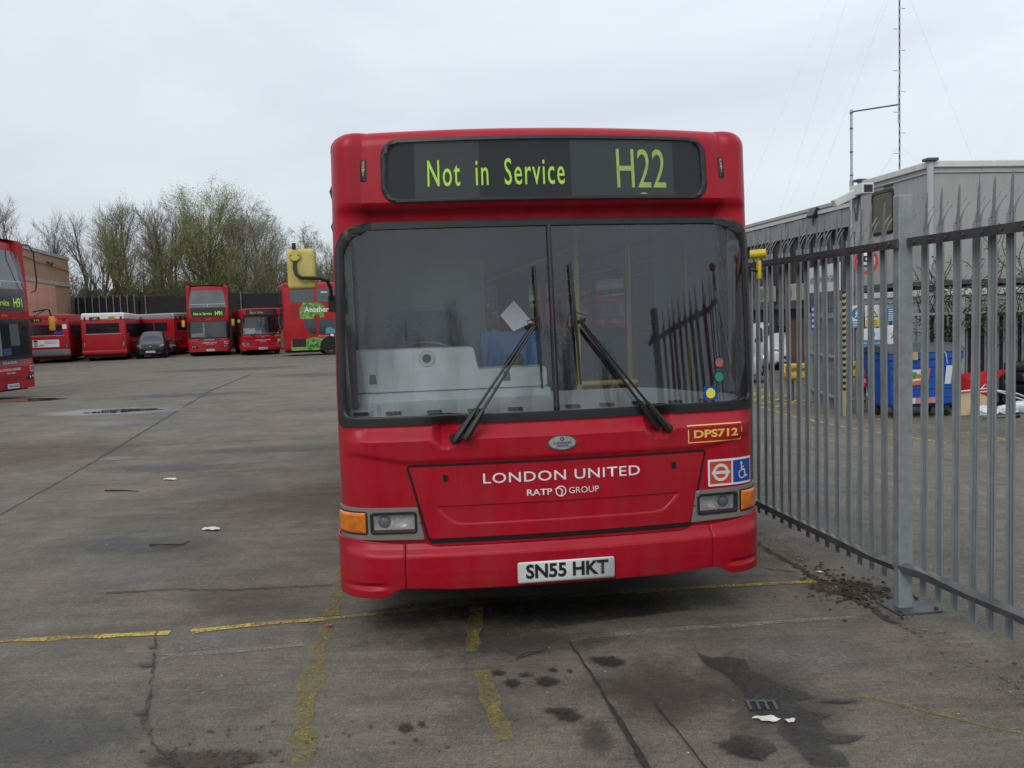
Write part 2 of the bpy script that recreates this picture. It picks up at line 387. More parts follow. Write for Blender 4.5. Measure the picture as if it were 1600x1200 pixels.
def wheel(parent, x, y, r=0.47, wd=0.28, side=1, front=True, name='wheel'):
    o = empty(name, (x, y, r), 0, parent)
    mb = MB(); prof = [(r*.58, -wd/2), (r*.92, -wd/2), (r, -wd/2+.04), (r, wd/2-.04), (r*.92, wd/2), (r*.58, wd/2)]
    mb.lathe(prof, axis='X', n=28); mb.build('tyre', TYRE, o, True)
    mb = MB(); s = side
    mb.lathe([(r*.58, s*wd/2*.9), (r*.55, s*wd*.3), (r*.42, s*wd*.22), (r*.40, s*wd*.45 if front else s*wd*.1), (r*.16, s*wd*.48 if front else s*wd*.12), (r*.14, s*wd*.6 if front else s*wd*.3), (0.001, s*wd*.62 if front else s*wd*.32)], axis='X', n=24)
    for k in range(8):
        a = 2*math.pi*k/8; c = Vector((s*wd*.47 if front else s*wd*.14, math.cos(a)*r*.29, math.sin(a)*r*.29)); mb.cyl(c, c+Vector((s*.03, 0, 0)), .014, 6)
    mb.build('rim', M('wheel_rim', (0.22, 0.21, 0.20), 0.5, metal=0.4, var=0.25), o, True)
    return o

def make_single_deck(root, route, plate):
    S = PT; P = S.P
    def inrr(u, z, hx, z0, z1, r_):
        a = abs(u)
        if not (a < hx and z0 < z < z1): return False
        zc_ = z1-r_ if z > z1-r_ else (z0+r_ if z < z0+r_ and hx < 1 else z)
        return not (a > hx-r_ and (a-(hx-r_))**2 + (z-zc_)**2 > r_*r_)
    def inside_ws(u, z): return inrr(u, z, 1.218, 1.235, 2.304, .165)
    def inside_dest(u, z): return inrr(u, z, .920, 2.416, 2.732, .088)
    def inside_lamp(u, z): return .80 < abs(u) < 1.03 and .645 < z < .735
    us = lin(-S.send-.03, S.send+.03, 216)
    zs = lin(.55, 2.30, 175) + lin(2.306, 2.70, 44) + [2.71 + S.rt*math.sin(math.pi/2*i/9) for i in range(10)]
    body = S.grid('front_body', RED, root, us, zs, lambda u, z: inside_ws(u, z) or inside_dest(u, z) or inside_lamp(u, z))
    # --- sides, roof, rear
    LEN = 10.1; y0 = S.yend
    def side(sg):
        def f(u, v, t=0.0): return Vector((sg*(1.2*table(S.tp, v)+t), u, v))
        return f
    arch = lambda yc: [(yc + .56*math.cos(a), .30 + (.16+.56*math.sin(a))) for a in [math.pi*i/12 for i in range(13)]]
    wins_r = [(.42, .86, .50, 2.33), (1.02, 1.50, .50, 2.33), (1.86, 2.70, 1.12, 2.36), (2.92, 4.20, 1.12, 2.36), (4.32, 5.62, 1.12, 2.36), (5.74, 7.04, 1.12, 2.36), (7.16, 8.46, 1.35, 2.36), (8.58, 9.7, 1.35, 2.36)]
    wins_l = [(.40, 1.30, 1.12, 2.33), (1.50, 2.75, 1.12, 2.36), (2.92, 4.20, 1.12, 2.36), (4.32, 5.62, 1.12, 2.36), (5.74, 7.04, 1.12, 2.36), (7.16, 8.46, 1.35, 2.36), (8.58, 9.7, 1.35, 2.36)]
    for sg, wins in ((1, wins_r), (-1, wins_l)):
        out = [(y0, .32)]
        for yc in (2.3, 7.7): out += [(yc - .56*math.cos(a), .32 + .14 + .56*math.sin(a)) if 0 < i < 12 else (yc - .56*math.cos(a), .32) for i, a in enumerate([math.pi*i/12 for i in range(13)])]
        out += [(LEN, .32), (LEN, 2.71), (y0, 2.71)]
        shp = fill2d([out] + [rrect(a, b, c, d, .06, 3) for a, b, c, d in wins])
        decal('side_panel', shp, side(sg), RED, root, 0.0, step=.35, smooth=False, thick=.03)
        for a, b, c, d in wins:
            decal('window_surround', ring(rrect(a-.02, b+.02, c-.02, d+.02, .07, 3), rrect(a+.03, b-.03, c+.03, d-.03, .05, 3)), side(sg), BLACK, root, .003, thick=.02, smooth=False)
            gsh = fill2d([rrect(a+.01, b-.01, c+.01, d-.01, .05, 3)])
            decal('window', gsh, side(sg), GLS, root, -.008, smooth=False)
            if b-a > .9 and c > 1:
                mb = MB(); mb.box((sg*(1.2*.985-.005), (a+b)/2, 1.98), (.02, b-a-.04, .035)); mb.build('window_rail', BLACK, root)
    mb = MB(); prof = [(-1.2*table(S.tp, 2.70), 2.70)]
    for i in range(1, 7): a = math.pi/2*i/6; prof.append((-(1.2*.977 - S.rt*(1-math.cos(a))), 2.71 + S.rt*math.sin(a)))
    for i in range(1, 12): x = -1.08 + 2.16*i/12; prof.append((x, 2.795 + .018*(1-(x/1.2)**2)))
    prof += [(-x, z) for x, z in prof[6::-1]]
    ys = [y0-.03] + lin(y0+.3, LEN, 8); n = len(prof)
    # the roof meets the front shell's own top edge
    v = []
    for j, y in enumerate(ys):
        for (x, z) in prof: v.append((x, y, z))
    mb.add(v, [(j*n+i, j*n+i+1, (j+1)*n+i+1, (j+1)*n+i) for j in range(len(ys)-1) for i in range(n-1)])
    top = [P(u, 2.71+S.rt, 0) for u in lin(-1.0, 1.0, 30)]
    b = len(mb.v); k = len(top)
    mb.v += [tuple(t) for t in top] + [(t.x*1.02, y0+.02, t.z) for t in top]; fs = [(b+i, b+i+1, b+k+i+1, b+k+i) for i in range(k-1)]
    mb.f += fs; mb.mi += [0]*len(fs)
    mb.build('roof', RED, root, True)
    rr = lambda u, v, t=0.0: Vector((u*table(S.tp, v), LEN+t, v))
    decal('rear_panel', fill2d([rrect(-1.2, 1.2, .32, 2.79, [.05, .05, .12, .12]), rrect(-.95, .95, 1.5, 2.3, .08)]), rr, RED, root, 0, smooth=False, thick=.04)
    decal('rear_window', fill2d([rrect(-.96, .96, 1.49, 2.31, .08)]), rr, glass_mat('rear_window_glass', (.22, .24, .24), 1.0, .10, (.2, .2, .2)), root, -.01, smooth=False)
    mb = MB(); mb.bx(-1.12, 1.12, .25, LEN-.05, .36, .42); mb.bx(-1.0, 1.0, 3.0, 6.8, .22, .36); mb.bx(-.95, .95, 8.4, LEN-.1, .30, .9); mb.bx(-.5, .5, .6, 3.0, .25, .36)
    mb.bx(-1.1, 1.1, .2, .32, .30, 1.15); mb.bx(-1.05, 1.05, .9, 1.0, .20, .36); mb.bx(-.9, .9, 2.2, 2.4, .18, .40)
    mb.build('floor', UNDER, root)
    for x, y, fr in ((1.02, 2.3, True), (-1.02, 2.3, True), (1.02, 7.7, False), (-1.02, 7.7, False)): wheel(root, x, y, .47, .28, 1 if x > 0 else -1, fr)
    # --- interior
    mb = MB(); mb.bx(-1.13, 1.13, .30, 10.0, 2.50, 2.53); mb.bx(-1.12, -1.0, .9, 10, 2.36, 2.5); mb.bx(1.0, 1.12, .9, 10, 2.36, 2.5)
    mb.build('ceiling_panel', CEIL, root)
    for sg in (-1, 1):
        for y_, d_ in ((.34, (.05, .09, 1.1)), (1.68, (.04, .26, 1.7)), (.94, (.04, .10, 1.7))):
            mb = MB(); mb.box((sg*(1.11 if y_ < .5 else 1.12), y_, 1.85 if y_ < .5 else 1.5), d_); mb.build('pillar_trim', M('pillar_trim', (.17, .18, .175), .6, var=.1), root)
    dash = empty('dashboard', (0, 0, 0), 0, root)
    mb = MB()
    shelf_u = lin(-1.13, 1.13, 40)
    def shelf(u):
        fy = PT.P(u, 1.25).y + .015
        return fy
    rows = []
    for t in (0, .35, .7, 1):
        row = []
        for u in shelf_u:
            fy = shelf(u); by = .46 if u < 0 else .46 - .10*sstep(.5, 1.15, u)
            by = max(by, fy+.05); row.append((u*1.0, fy+(by-fy)*t, 1.235 + .10*t - (.05*sstep(.55, 1.15, u)*t)))
        rows.append(row)
    n = len(shelf_u); mb.add([p for r_ in rows for p in r_], [(j*n+i, j*n+i+1, (j+1)*n+i+1, (j+1)*n+i) for j in range(3) for i in range(n-1)])
    back = [(p[0], p[1]+.001, p[2]) for p in rows[3]]; mb.add(back + [(p[0], p[1]+.01, .5) for p in back], [(i, i+1, n+i+1, n+i) for i in range(n-1)])
    mb.build('shelf', DASH, dash, True)
    bin_poly = roundpoly([(-1.12, 1.37), (-1.10, 1.615), (-.41, 1.615), (-.385, 1.485), (.02, 1.485), (.02, 1.37)], .018)
    mb = MB(); mb.prism(bin_poly, lambda u, v, t: (u, .44+t+(v-1.37)*.12, v), 0, .22); mb.build('binnacle', DASH, dash, bevel=.008)
    mb = MB(); mb.bx(-1.13, .03, .40, .70, 1.26, 1.366); mb.build('binnacle_base', DASH, dash, bevel=.006)
    for x in (-1.07, -.89, -.665, -.44, -.215, .11, .31, .50, .72, .92):
        zz = 1.268 if x < .6 else 1.262; yy = shelf(x)+.085
        mb = MB(); mb.prism(rrect(-.042, .042, -.02, .02, .012), lambda u, v, t, x=x, yy=yy, zz=zz: (x+u, yy+v, zz+t+v*.25), 0, .006); mb.build('demister_vent', GREEND, dash)
    for x, z in ((-1.0, 1.42), (-.22, 1.41)):
        mb = MB(); mb.prism([(-.022, 0), (.022, 0), (.016, .055), (-.016, .055)], lambda u, v, t, x=x, z=z: (x+u, .444+(z+v-1.37)*.12-t, z+v), 0, .012); mb.build('switch', M('switch_grey', (.10, .11, .11), .6), dash, bevel=.003)
    sp = empty('speaker', (-.685, .455, 1.557), 0, dash)
    mb = MB(); mb.lathe([(.024, -.004), (.026, -.014), (.043, -.014), (.047, -.004), (.047, .002)], axis='Y'); mb.build('bezel', WHITE, sp, True)
    # (thing > part > sub-part: the bezel hangs under the dashboard through the speaker)
    mb = MB(); mb.lathe([(.001, -.022), (.014, -.018), (.024, -.006), (.026, .0)], axis='Y'); o = mb.build('speaker_dome', BLKPL, dash, True); o.location = (-.685, .455, 1.557)
    for ch in list(sp.children): ch.parent = dash; ch.location = (-.685, .455, 1.557); ch.name = 'speaker_ring'
    bpy.data.objects.remove(sp)
    st = empty('driver_seat', (0, 0, 0), 0, root)
    rbox('backrest', SEATM, st, -.93, -.48, 1.08, 1.22, 1.15, 1.84, .06, 3)
    rbox('cushion', SEATM, st, -.94, -.46, .72, 1.2, .95, 1.12, .05, 3)
    mb = MB(); mb.cyl((-.70, .98, .42), (-.70, .98, .96), .09); mb.build('pedestal', BLKPL, st)
    mb = MB(); c = Vector((-.68, .76, 1.50)); pts = [c + Vector((.235*math.cos(a), .235*math.sin(a)*.62, .235*math.sin(a)*.6)) for a in [2*math.pi*i/32 for i in range(32)]]
    mb.tube(pts, .014, 8, closed=True); mb.tube([c + Vector((-.22, 0, 0)), c, c + Vector((.22, 0, 0))], .012); mb.cyl(c, c+Vector((0, -.2, -.35)), .03); mb.build('steering_wheel', BLKPL, root, True)
    mb = MB(); mb.bx(-.32, .07, .90, .93, .42, 1.69); mb.build('cab_door', BLUEP, root, bevel=.006)
    mb = MB(); mb.bx(-.16, -.06, .86, .895, 1.40, 1.55); mb.build('ticket_machine', BLKPL, root, bevel=.01)
    mb = MB(); mb.bx(-1.14, -.22, 1.50, 1.53, .42, 2.46); mb.build('driver_partition', M('partition', (.17, .185, .19), .5, var=.1), root)
    mb = MB(); mb.tube([(.33, 1.0, .42), (.33, 1.0, 2.5)], .017); mb.tube([(.33, 1.0, 1.33), (.72, 1.0, 1.33)], .017); mb.tube([(.95, 2.0, .42), (.95, 2.0, 2.5)], .017); mb.tube([(-.45, 4.6, .42), (-.45, 4.6, 2.5)], .017)
    mb.tube([(-.55, 1.6, 2.3), (-.55, 9.5, 2.3)], .016); mb.tube([(.55, 2.0, 2.3), (.55, 9.5, 2.3)], .016); mb.build('grab_rail', YP, root, True)
    seat0 = None
    for (x, y) in [(.62, 3.0), (.62, 3.85), (.62, 4.7), (.62, 5.55), (-.62, 3.0), (-.62, 3.85), (-.62, 4.7), (-.62, 5.55), (.62, 6.6), (-.62, 6.6), (.62, 7.6), (-.62, 7.6), (0, 9.2)]:
        if seat0 is None:
            seat0 = empty('passenger_seat', (x, y, 0), 0, root)
            rbox('seat_back', SEATM, seat0, -.44, .44, .36, .46, .85, 1.50, .04, 3); rbox('seat_cushion', SEATM, seat0, -.44, .44, -.05, .42, .78, .90, .04, 2)
            mb = MB(); mb.tube([(-.42, .41, 1.40), (-.42, .41, 1.56), (.42, .41, 1.56), (.42, .41, 1.40)], .014); mb.build('seat_rail', BLKPL, seat0, True)
            mb = MB(); mb.bx(-.3, .3, .1, .3, .42, .8); mb.build('seat_plinth', DARKG, seat0)
        else:
            c = copy_tree(seat0, root); c.location = (x, y, 0)
    # --- windscreen
    wo = rrect(-1.245, 1.245, 1.212, 2.318, [.05, .05, .20, .20], 8); wi = rrect(-1.185, 1.185, 1.262, 2.280, [.05, .05, .17, .17], 8)
    wf = decal('windscreen_frame', ring(wo, wi), P, BLACK, root, .008, step=.05, thick=.03)
    wg = decal('windscreen', fill2d([rrect(-1.2, 1.2, 1.25, 2.295, [.03, .03, .18, .18], 8)]), P, GLW, root, -.006, step=.05)
    wm = decal('windscreen_divider', fill2d([[(-.014, 1.262), (.014, 1.262), (.012, 2.285), (-.012, 2.285)]]), P, BLACK, root, .010, step=.03, thick=.02)
    decal('divider_highlight', fill2d([[(-.0035, 1.262), (.0015, 1.262), (.0015, 2.285), (-.0035, 2.285)]]), P, M('highlight_grey', (.05, .052, .055), .35), wm, .0125, step=.03)  # thin paler line paints a highlight down the divider
    for i, (cx, c_, r_, mt) in enumerate(((.985, 1.484, .033, M('disc_pink', (.30, .10, .10), .6, var=.5, vscale=60)), (.975, 1.402, .033, FGRN))):
        decal('tax_disc', fill2d([ell(cx, c_, r_)]), P, mt, root, -.002, step=.03)
        decal('disc_rim', ring(ell(cx, c_, r_), ell(cx, c_, r_*.84)), P, BLACK, root, -.0005, step=.03)
    sq = decal('window_sticker', fill2d([rrect(.872, .950, 1.272, 1.352, .004)]), P, FBLUE, root, .002, step=.03)
    decal('dot', fill2d([ell(.911, 1.312, .029)]), P, FYEL, sq, .006, step=.03)
    # --- destination display
    do = rrect(-.935, .935, 2.405, 2.742, .095, 8); di = rrect(-.905, .905, 2.425, 2.722, .08, 8)
    df = decal('destination_frame', ring(do, di), P, BLACK, root, .006, step=.05, thick=.03)
    box_ = empty('destination_display', (0, 0, 0), 0, root)
    decal('backing', fill2d([rrect(-.93, .93, 2.41, 2.735, .08)]), P, BLIND, box_, -.012, step=.05)
    for a, b in ((-.752, -.392), (.125, .735)):
        decal('blind', fill2d([[(a, 2.425), (b, 2.425), (b, 2.722), (a, 2.722)]]), P, BLIND2, box_, -.009, step=.05)
    tb = text2d('Not  in  Service', -.680, .088, 2.487, 2.625, .006, space=1.16); decal('destination_text', tb, P, LGREEN, box_, -.006, step=.05)
    x1 = .685 if len(route) == 3 else .65
    tb = text2d(route, .392, x1, 2.468, 2.672, .000); decal('route_number', tb, P, LGREEN2, box_, -.006, step=.05)
    decal('blind_edge', fill2d([[(.52, 2.434), (.575, 2.434), (.548, 2.443)]]), P, LGREEN2, box_, -.006)
    decal('destination_glass', fill2d([rrect(-.915, .915, 2.415, 2.732, .08, 8)]), P, GLD, root, -.001, step=.05)
    for sg in (-1, 1):
        mk = decal('marker_lamp', fill2d([rrect(sg*1.047-.023, sg*1.047+.023, 2.528, 2.642, .008)]), P, BLACK, root, .004, step=.04, thick=.01)
        decal('lamp_face', fill2d([rrect(sg*1.047-.013, sg*1.047+.013, 2.575, 2.634, .004)]), P, M('marker_face', (.25, .12, .08), .3, var=.6, vscale=90), mk, .0065, step=.04)
        for k, (dx, dz) in enumerate(((0, 2.604), (-.006, 2.588), (.006, 2.588), (0, 2.574), (0, 2.562))):
            decal('lamp_led', fill2d([ell(sg*1.047+dx, dz, .0035, n=8)]), P, WHITE, mk, .0075)
    # --- bonnet flap
    bp = roundpoly([(-.826, .990), (.840, .990), (.748, .590), (-.726, .590)], .02)
    def PB(u, z, off=0.0):
        e = 1 - sstep(.50 + (z-.665)*.9, .60 + (z-.665)*.9, abs(u)); t = (z-.668)/(.770-.668)
        d = .066*e*(min(1, t/.42) if t < .90 else max(0, (1-t)/.10)) if 0 < t < 1 else 0.0
        return S.P(u, z, off-d)
    us2 = lin(-.85, .85, 110)
    flap = empty('bonnet_flap', (0, 0, 0), 0, root)
    # grid cut to the trapezoid
    mb = MB(); zz = lin(.594, .987, 60); nU = 111
    for z in zz:
        t = (z-.594)/(.987-.594); a = -.722 + t*(-.826+.722+.003); b = .744 + t*(.838-.744-.001)
        for i in range(nU): mb.v.append(tuple(PB(a + (b-a)*i/110, z, .007)))
    mb.f = [(j*nU+i, j*nU+i+1, (j+1)*nU+i+1, (j+1)*nU+i) for j in range(60) for i in range(110)]; mb.mi = [0]*len(mb.f)
    mb.build('flap_panel', RED, flap, True, recalc=False, angle=60)
    bo = roundpoly([(-.840, 1.002), (.854, 1.002), (.756, .574), (-.734, .574)], .025)
    decal('panel_gap', ring(bo, bp), P, SLOT, flap, .0035, step=.04)
    for x, z in ((-.628, .925), (.652, .925)):
        decal('lock', fill2d([rrect(x-.013, x+.013, z-.018, z+.018, .004)]), PB, BLKPL, flap, .011)
    decal('operator_lettering', text2d('LONDON UNITED', -.425, .452, .884, .940, .006, space=1.08), PB, WHITE, flap, .0095, step=.08)
    decal('group_lettering', text2d('RATP', -.188, -.048, .806, .840, .012), PB, WHITE, flap, .0095)
    decal('group_lettering', text2d('GROUP', .045, .214, .806, .840, -.003), PB, WHITE, flap, .0095)
    logo = join_shapes(fill2d([ell(0, .822, .030), ell(0, .822, .024)]), fill2d([[(-.032, .838), (-.006, .842), (.012, .826), (.004, .792), (-.002, .792), (.004, .824), (-.008, .836), (-.032, .833)]]))
    decal('group_roundel', logo, PB, WHITE, flap, .0095)
    decal('air_slot', fill2d([roundpoly([(-.735, .590), (.757, .590), (.74, .566), (-.72, .566)], .01)]), P, SLOT, root, .002, step=.05)
    # badge
    bd = decal('maker_badge', fill2d([ell(.013, 1.09, .079, .040)]), P, M('badge_grey', (.30, .32, .33), .3), root, .004, step=.04, thick=.003)
    decal('badge_rim', ring(ell(.013, 1.09, .081, .042), ell(.013, 1.09, .076, .037)), P, M('badge_rim', (.08, .08, .09), .3), bd, .006)
    NAVY = M('navy_print', (.02, .03, .10), .5)
    decal('badge_text', join_shapes(text2d('ALEXANDER', -.040, .066, 1.083, 1.095, .01), text2d('DENNIS', -.018, .045, 1.067, 1.079, .01), fill2d([ell(.013, 1.110, .011, .010), ell(.013, 1.110, .006)])), P, NAVY, bd, .0065)
    # fleet number
    fn = decal('fleet_number', join_shapes(ring([(.738, 1.042), (1.082, 1.042), (1.082, 1.144), (.738, 1.144)], [(.744, 1.048), (1.076, 1.048), (1.076, 1.138), (.744, 1.138)])), P, GOLD, root, .003, step=.05)
    decal('number_text', text2d('DPS712' if route == 'H22' else 'DPS706', .774, 1.048, 1.068, 1.114, .035), P, GOLD, fn, .003, step=.05)
    # access stickers
    stk = decal('service_sticker', fill2d([rrect(.862, 1.176, .785, .938, .006)]), P, WHITE, root, .003, step=.04)
    decal('red_square', fill2d([rrect(.874, 1.008, .798, .926, .002)]), P, FRED, stk, .0045, step=.04)
    decal('blue_square', fill2d([rrect(1.020, 1.166, .798, .926, .002)]), P, FBLUE, stk, .0045, step=.04)
    PALE = M('pale_print', (.62, .60, .58), .45)
    decal('transport_roundel', join_shapes(fill2d([ell(.941, .862, .050), ell(.941, .862, .033)]), fill2d([rrect(.884, .998, .853, .871, .001)])), P, PALE, stk, .006, step=.04)
    wc = join_shapes(fill2d([ell(1.083, .905, .009, n=12)]), fill2d([[(1.078, .895), (1.089, .895), (1.090, .872), (1.108, .872), (1.121, .832), (1.130, .836), (1.133, .829), (1.114, .820), (1.101, .861), (1.078, .861)]]),
                     fill2d([[(1.089, .886), (1.105, .886), (1.105, .880), (1.089, .880)]]), fill2d([[(1.074, .868), (1.060, .856), (1.058, .838), (1.068, .820), (1.088, .814), (1.106, .822), (1.112, .836), (1.106, .838), (1.100, .827), (1.087, .821), (1.072, .826), (1.065, .840), (1.067, .853), (1.077, .861)]]))
    decal('wheelchair_symbol', wc, P, PALE, stk, .006)
    # --- lamps
    for sg in (-1, 1):
        s_ = sg; mir = lambda pts: [(s_*x, z) for x, z in pts]
        lp = empty('lamp_cluster', (0, 0, 0), 0, root)
        o_ = roundpoly([(.752, .588), (.785, .768), (1.30, .775), (1.30, .603)], .008); h_ = rrect(.796, 1.036, .634, .742, .014)
        decal('lamp_panel', ring(mir(o_), mir(h_)), P, GREYP, lp, .010, step=.03, thick=.015)
        decal('headlamp_surround', ring(mir(rrect(.790, 1.042, .628, .748, .018)), mir(rrect(.803, 1.029, .641, .735, .010))), P, BLACK, lp, .014, step=.03, thick=.02)
        def PR(u, z, off=0.0):
            a = abs(u); x1, x2 = (a-.87)/.07, (a-.968)/.058; zz_ = (z-.688)/.055
            d = .010 + .026*max(0, 1-(x1*x1+zz_*zz_)) + .034*max(0, 1-(x2*x2+zz_*zz_*1.0))
            return S.P(u, z, off-d)
        us3 = [s_*x for x in lin(.795, 1.037, 40)]
        if s_ < 0: us3 = us3[::-1]
        S.grid('reflector', CHROME, lp, us3, lin(.630, .746, 24), None, 0.0, PR)
        c = S.P(s_*.968, .688, -.022); mb = MB(); mb.lathe([(.001, -.009), (.018, -.007), (.031, .0), (.036, .010)], axis='Y'); o = mb.build('projector', M('projector_glass', (.26, .27, .28), .12, spec=.8), lp, True); o.location = c
        mb = MB(); mb.cyl((0, 0, 0), (0, .03, 0), .008, 10); o = mb.build('bulb', M('bulb_glass', (.8, .8, .78), .1), lp); o.location = S.P(s_*.868, .690, -.045)
        # fluting on the lens: a few fine vertical ribs
        decal('lens', fill2d([mir(rrect(.800, 1.032, .638, .738, .010))]), P, GLL, lp, .010, step=.03)
        us4 = [s_*x for x in lin(1.066, 1.30, 24)]
        if s_ < 0: us4 = us4[::-1]
        def PI_(u, z, off=0.0):
            a = (abs(u)-1.066)/.02; b_ = (1.30-abs(u))/.02; t = min(1, a, b_, (z-.632)/.014, (.748-z)/.014); return S.P(u, z, off + .010*math.sqrt(max(0, t)) )
        S.grid('indicator', AMBER, lp, us4, lin(.632, .748, 20), None, .010, PI_)
        decal('indicator_seal', ring(mir(rrect(1.058, 1.306, .626, .754, .014)), mir(rrect(1.072, 1.296, .638, .742, .012))), P, BLACK, lp, .0125, step=.03)
        mb = MB(); c = S.P(s_*.772, .685, .011); mb.lathe([(.001, -.002), (.006, -.001), (.007, .003)], c, 'Y', 10); mb.build('panel_screw', M('screw_brown', (.08, .05, .03), .6), lp)
    # --- bumper in three pieces
    def PBm(u, z, off=0.0):
        a = abs(u); prof = ((.28, -.020), (.31, -.026), (.36, -.034), (.42, -.040), (.505, -.042), (.52, -.037), (.548, -.010), (.575, .002), (.62, .004))
        lift = .028*sstep(.90, 1.2, a); d = table(prof, z - lift*.6)
        if a > .86:   # a shallow groove and a lip that flares out along the foot of the corner
            e = sstep(.90, 1.05, a); d += e*(.020*max(0, 1-abs(z-.352)/.022) - .004*sstep(.345, .325, z))
        x, y, nx, ny = S.plan(u); fl = abs(nx); d = (d+.012)*(1-sstep(.3, 1, fl))-.012
        base = Vector((x, y, z)); return base + Vector((nx, ny, 0))*(off-d)
    def ztop(a): return .556 + .019*sstep(.68, .76, a) + .030*sstep(.86, 1.2, a)
    def zbot(a): return .322 + .014*sstep(.55, .85, a) - .048*sstep(.87, .99, a)
    bu = empty('bumper', (0, 0, 0), 0, root)
    for nm, a, b, n_ in (('centre_section', -.8535, .8535, 130), ('corner_section', .8565, S.send+.22, 50), ('corner_section', -(S.send+.22), -.8565, 50)):
        us5 = lin(a, b, n_); mb = MB(); K = 60
        for j in range(K+1):
            t = j/K
            for u in us5: au = abs(u); mb.v.append(tuple(PBm(u, zbot(au) + (ztop(au)-zbot(au))*t, .012)))
        mb.f = [(j*(n_+1)+i, j*(n_+1)+i+1, (j+1)*(n_+1)+i+1, (j+1)*(n_+1)+i) for j in range(K) for i in range(n_)]; mb.mi = [0]*len(mb.f)
        o = mb.build(nm, RED, bu, True, recalc=False, angle=60); md = o.modifiers.new('s', 'SOLIDIFY'); md.thickness = .012; md.offset = -1
    for sg in (-1, 1):
        decal('section_gap', fill2d([[(sg*.855-.004, .34), (sg*.855+.004, .34), (sg*.855+.004, .572), (sg*.855-.004, .572)]]), PBm, SLOT, bu, -.008, step=.03)
    # number plate
    def PN(u, z, off=0.0): b_ = PBm(0.0, .40); return Vector((u, b_.y - .022 - off + (z-.40)*-.02, z))
    npl = empty('number_plate', (0, 0, 0), 0, root)
    decal('plate', fill2d([rrect(-.262, .274, .340, .456, .012)]), PN, PLATEW, npl, 0, thick=.006)
    decal('registration', text2d(plate, -.218, .240, .364, .444, .032), PN, INKB, npl, .003)
    # --- wipers
    WH = M('wiper_black', (.012, .012, .012), .5)
    for sg, sx, tip, bt, bb in ((-1, -.575, (-.125, 1.725), (-.095, 2.06), (-.080, 1.385)), (1, .625, (.150, 1.745), (.108, 2.07), (.135, 1.40))):
        wp = empty('wiper', (0, 0, 0), 0, root)
        def q(x, z, o=.055): x_, z_ = x, z; p = P(x_, z_); return Vector((x_, p.y - o, z_))
        mb = MB(); base = q(sx, 1.135, .03); bl = q(sx-sg*.045*-1*0, 1.135, .03)
        mb.cyl(q(sx, 1.135, -.02), q(sx, 1.135, .05), .022, 12); mb.cyl(q(sx-sg*.055, 1.15, -.02), q(sx-sg*.055, 1.15, .05), .018, 12)
        for dx, dz in ((0, 0), (-sg*.055, .012)):
            a = q(sx+dx, 1.125+dz, .05); t = q(tip[0]+dx*.25, tip[1]+dz*.2, .065); m_ = a.lerp(t, .26); mb.tube([a, a.lerp(t, .06), m_], [.015, .022, .013], 6); mb.tube([m_, t], [.0075, .006], 6)
        mb.tube([q(tip[0]-sg*-.02, tip[1]+.01, .065), q(bt[0]*.5+bb[0]*.5, tip[1]-.005, .045)], .011, 6)
        mb.build('wiper_arm', WH, wp, True)
        mb = MB(); A, B = q(*bt, .03), q(*bb, .03); Cn = q(bt[0]*.5+bb[0]*.5, (bt[1]+bb[1])/2, .045)
        mb.tube([A, A.lerp(B, .5), B], .006, 5); mb.tube([A.lerp(B, .12)+Vector((0, -.004, 0)), Cn + Vector((0, -.008, 0)), A.lerp(B, .86)+Vector((0, -.004, 0))], .007, 5)
        mb.build('wiper_blade', WH, wp, True)
        mb = MB(); a = q(tip[0]-sg*-.01, tip[1], .065); mb.tube([a, a+Vector((sg*-.02*-1, 0, .03)), a+Vector((-.05*-sg*-1, 0, .055)), a + Vector((-.06*-sg*-1, 0, 0)), a + Vector((-.045*-sg*-1, 0, -.05))], .0035, 5); mb.build('washer_hose', WH, wp, True)
    # --- mirrors
    mr = empty('mirror', (.036, 0, -.006), 0, root)
    rbox('mirror_head', YELM, mr, -1.432, -1.290, -.10, -.02, 1.962, 2.168, .022, 4)
    mb = MB(); mb.lathe([(.001, -.118), (.026, -.118), (.030, -.110), (.030, -.095)], (-1.390, 0, 2.132), 'Y', 24); mb.build('mirror_boss', M('boss_yellow', (.50, .45, .09), .45), mr, True)
    mb = MB(); mb.tube([(-1.392, -.104, 2.115), (-1.392, -.114, 2.06), (-1.383, -.122, 2.035), (-1.36, -.125, 2.018), (-1.27, -.11, 2.015), (-1.235, -.09, 2.00), (-1.222, -.05, 1.965), (-1.222, .0, 1.90)], .0095, 8)
    mb.box((-1.222, .02, 1.885), (.035, .06, .085)); mb.cyl((-1.392, -.104, 2.150), (-1.392, -.104, 2.195), .010, 8); mb.build('mirror_arm', BLKPL, mr, True)
    mb = MB(); mb.cyl((-1.390-.018, -.1195, 2.132), (-1.390-.018, -.117, 2.132), .004, 8); mb.cyl((-1.390+.018, -.1195, 2.132), (-1.390+.018, -.117, 2.132), .004, 8); mb.build('boss_screw', INKB, mr)
    mr = empty('mirror', (0, 0, 0), 0, root)
    YB = M('mirror_yellow_bright', (.62, .44, .02), .5, var=.1)
    mb = MB(); mb.tube([(1.110, .02, 2.085), (1.186, -.02, 2.088)], .024, 14); mb.build('mirror_mount', YB, mr, True)
    rbox('mirror_head', YB, mr, 1.142, 1.160, -.02, .02, 1.945, 2.05, .007, 3)
    mb = MB(); mb.tube([(1.12, .05, 2.00), (1.14, .0, 1.99), (1.17, -.02, 1.995)], .006, 6); mb.build('mirror_arm', BLKPL, mr, True)
    # rain gutters and small flank fins seen past the corner
    for zc_ in (2.46, 2.27): mb = MB(); mb.tube([(-1.160, .34, zc_+.10), (-1.182, .30, zc_+.04), (-1.168, .27, zc_-.01)], .008, 5); mb.build('flank_clip', BLKPL, root)

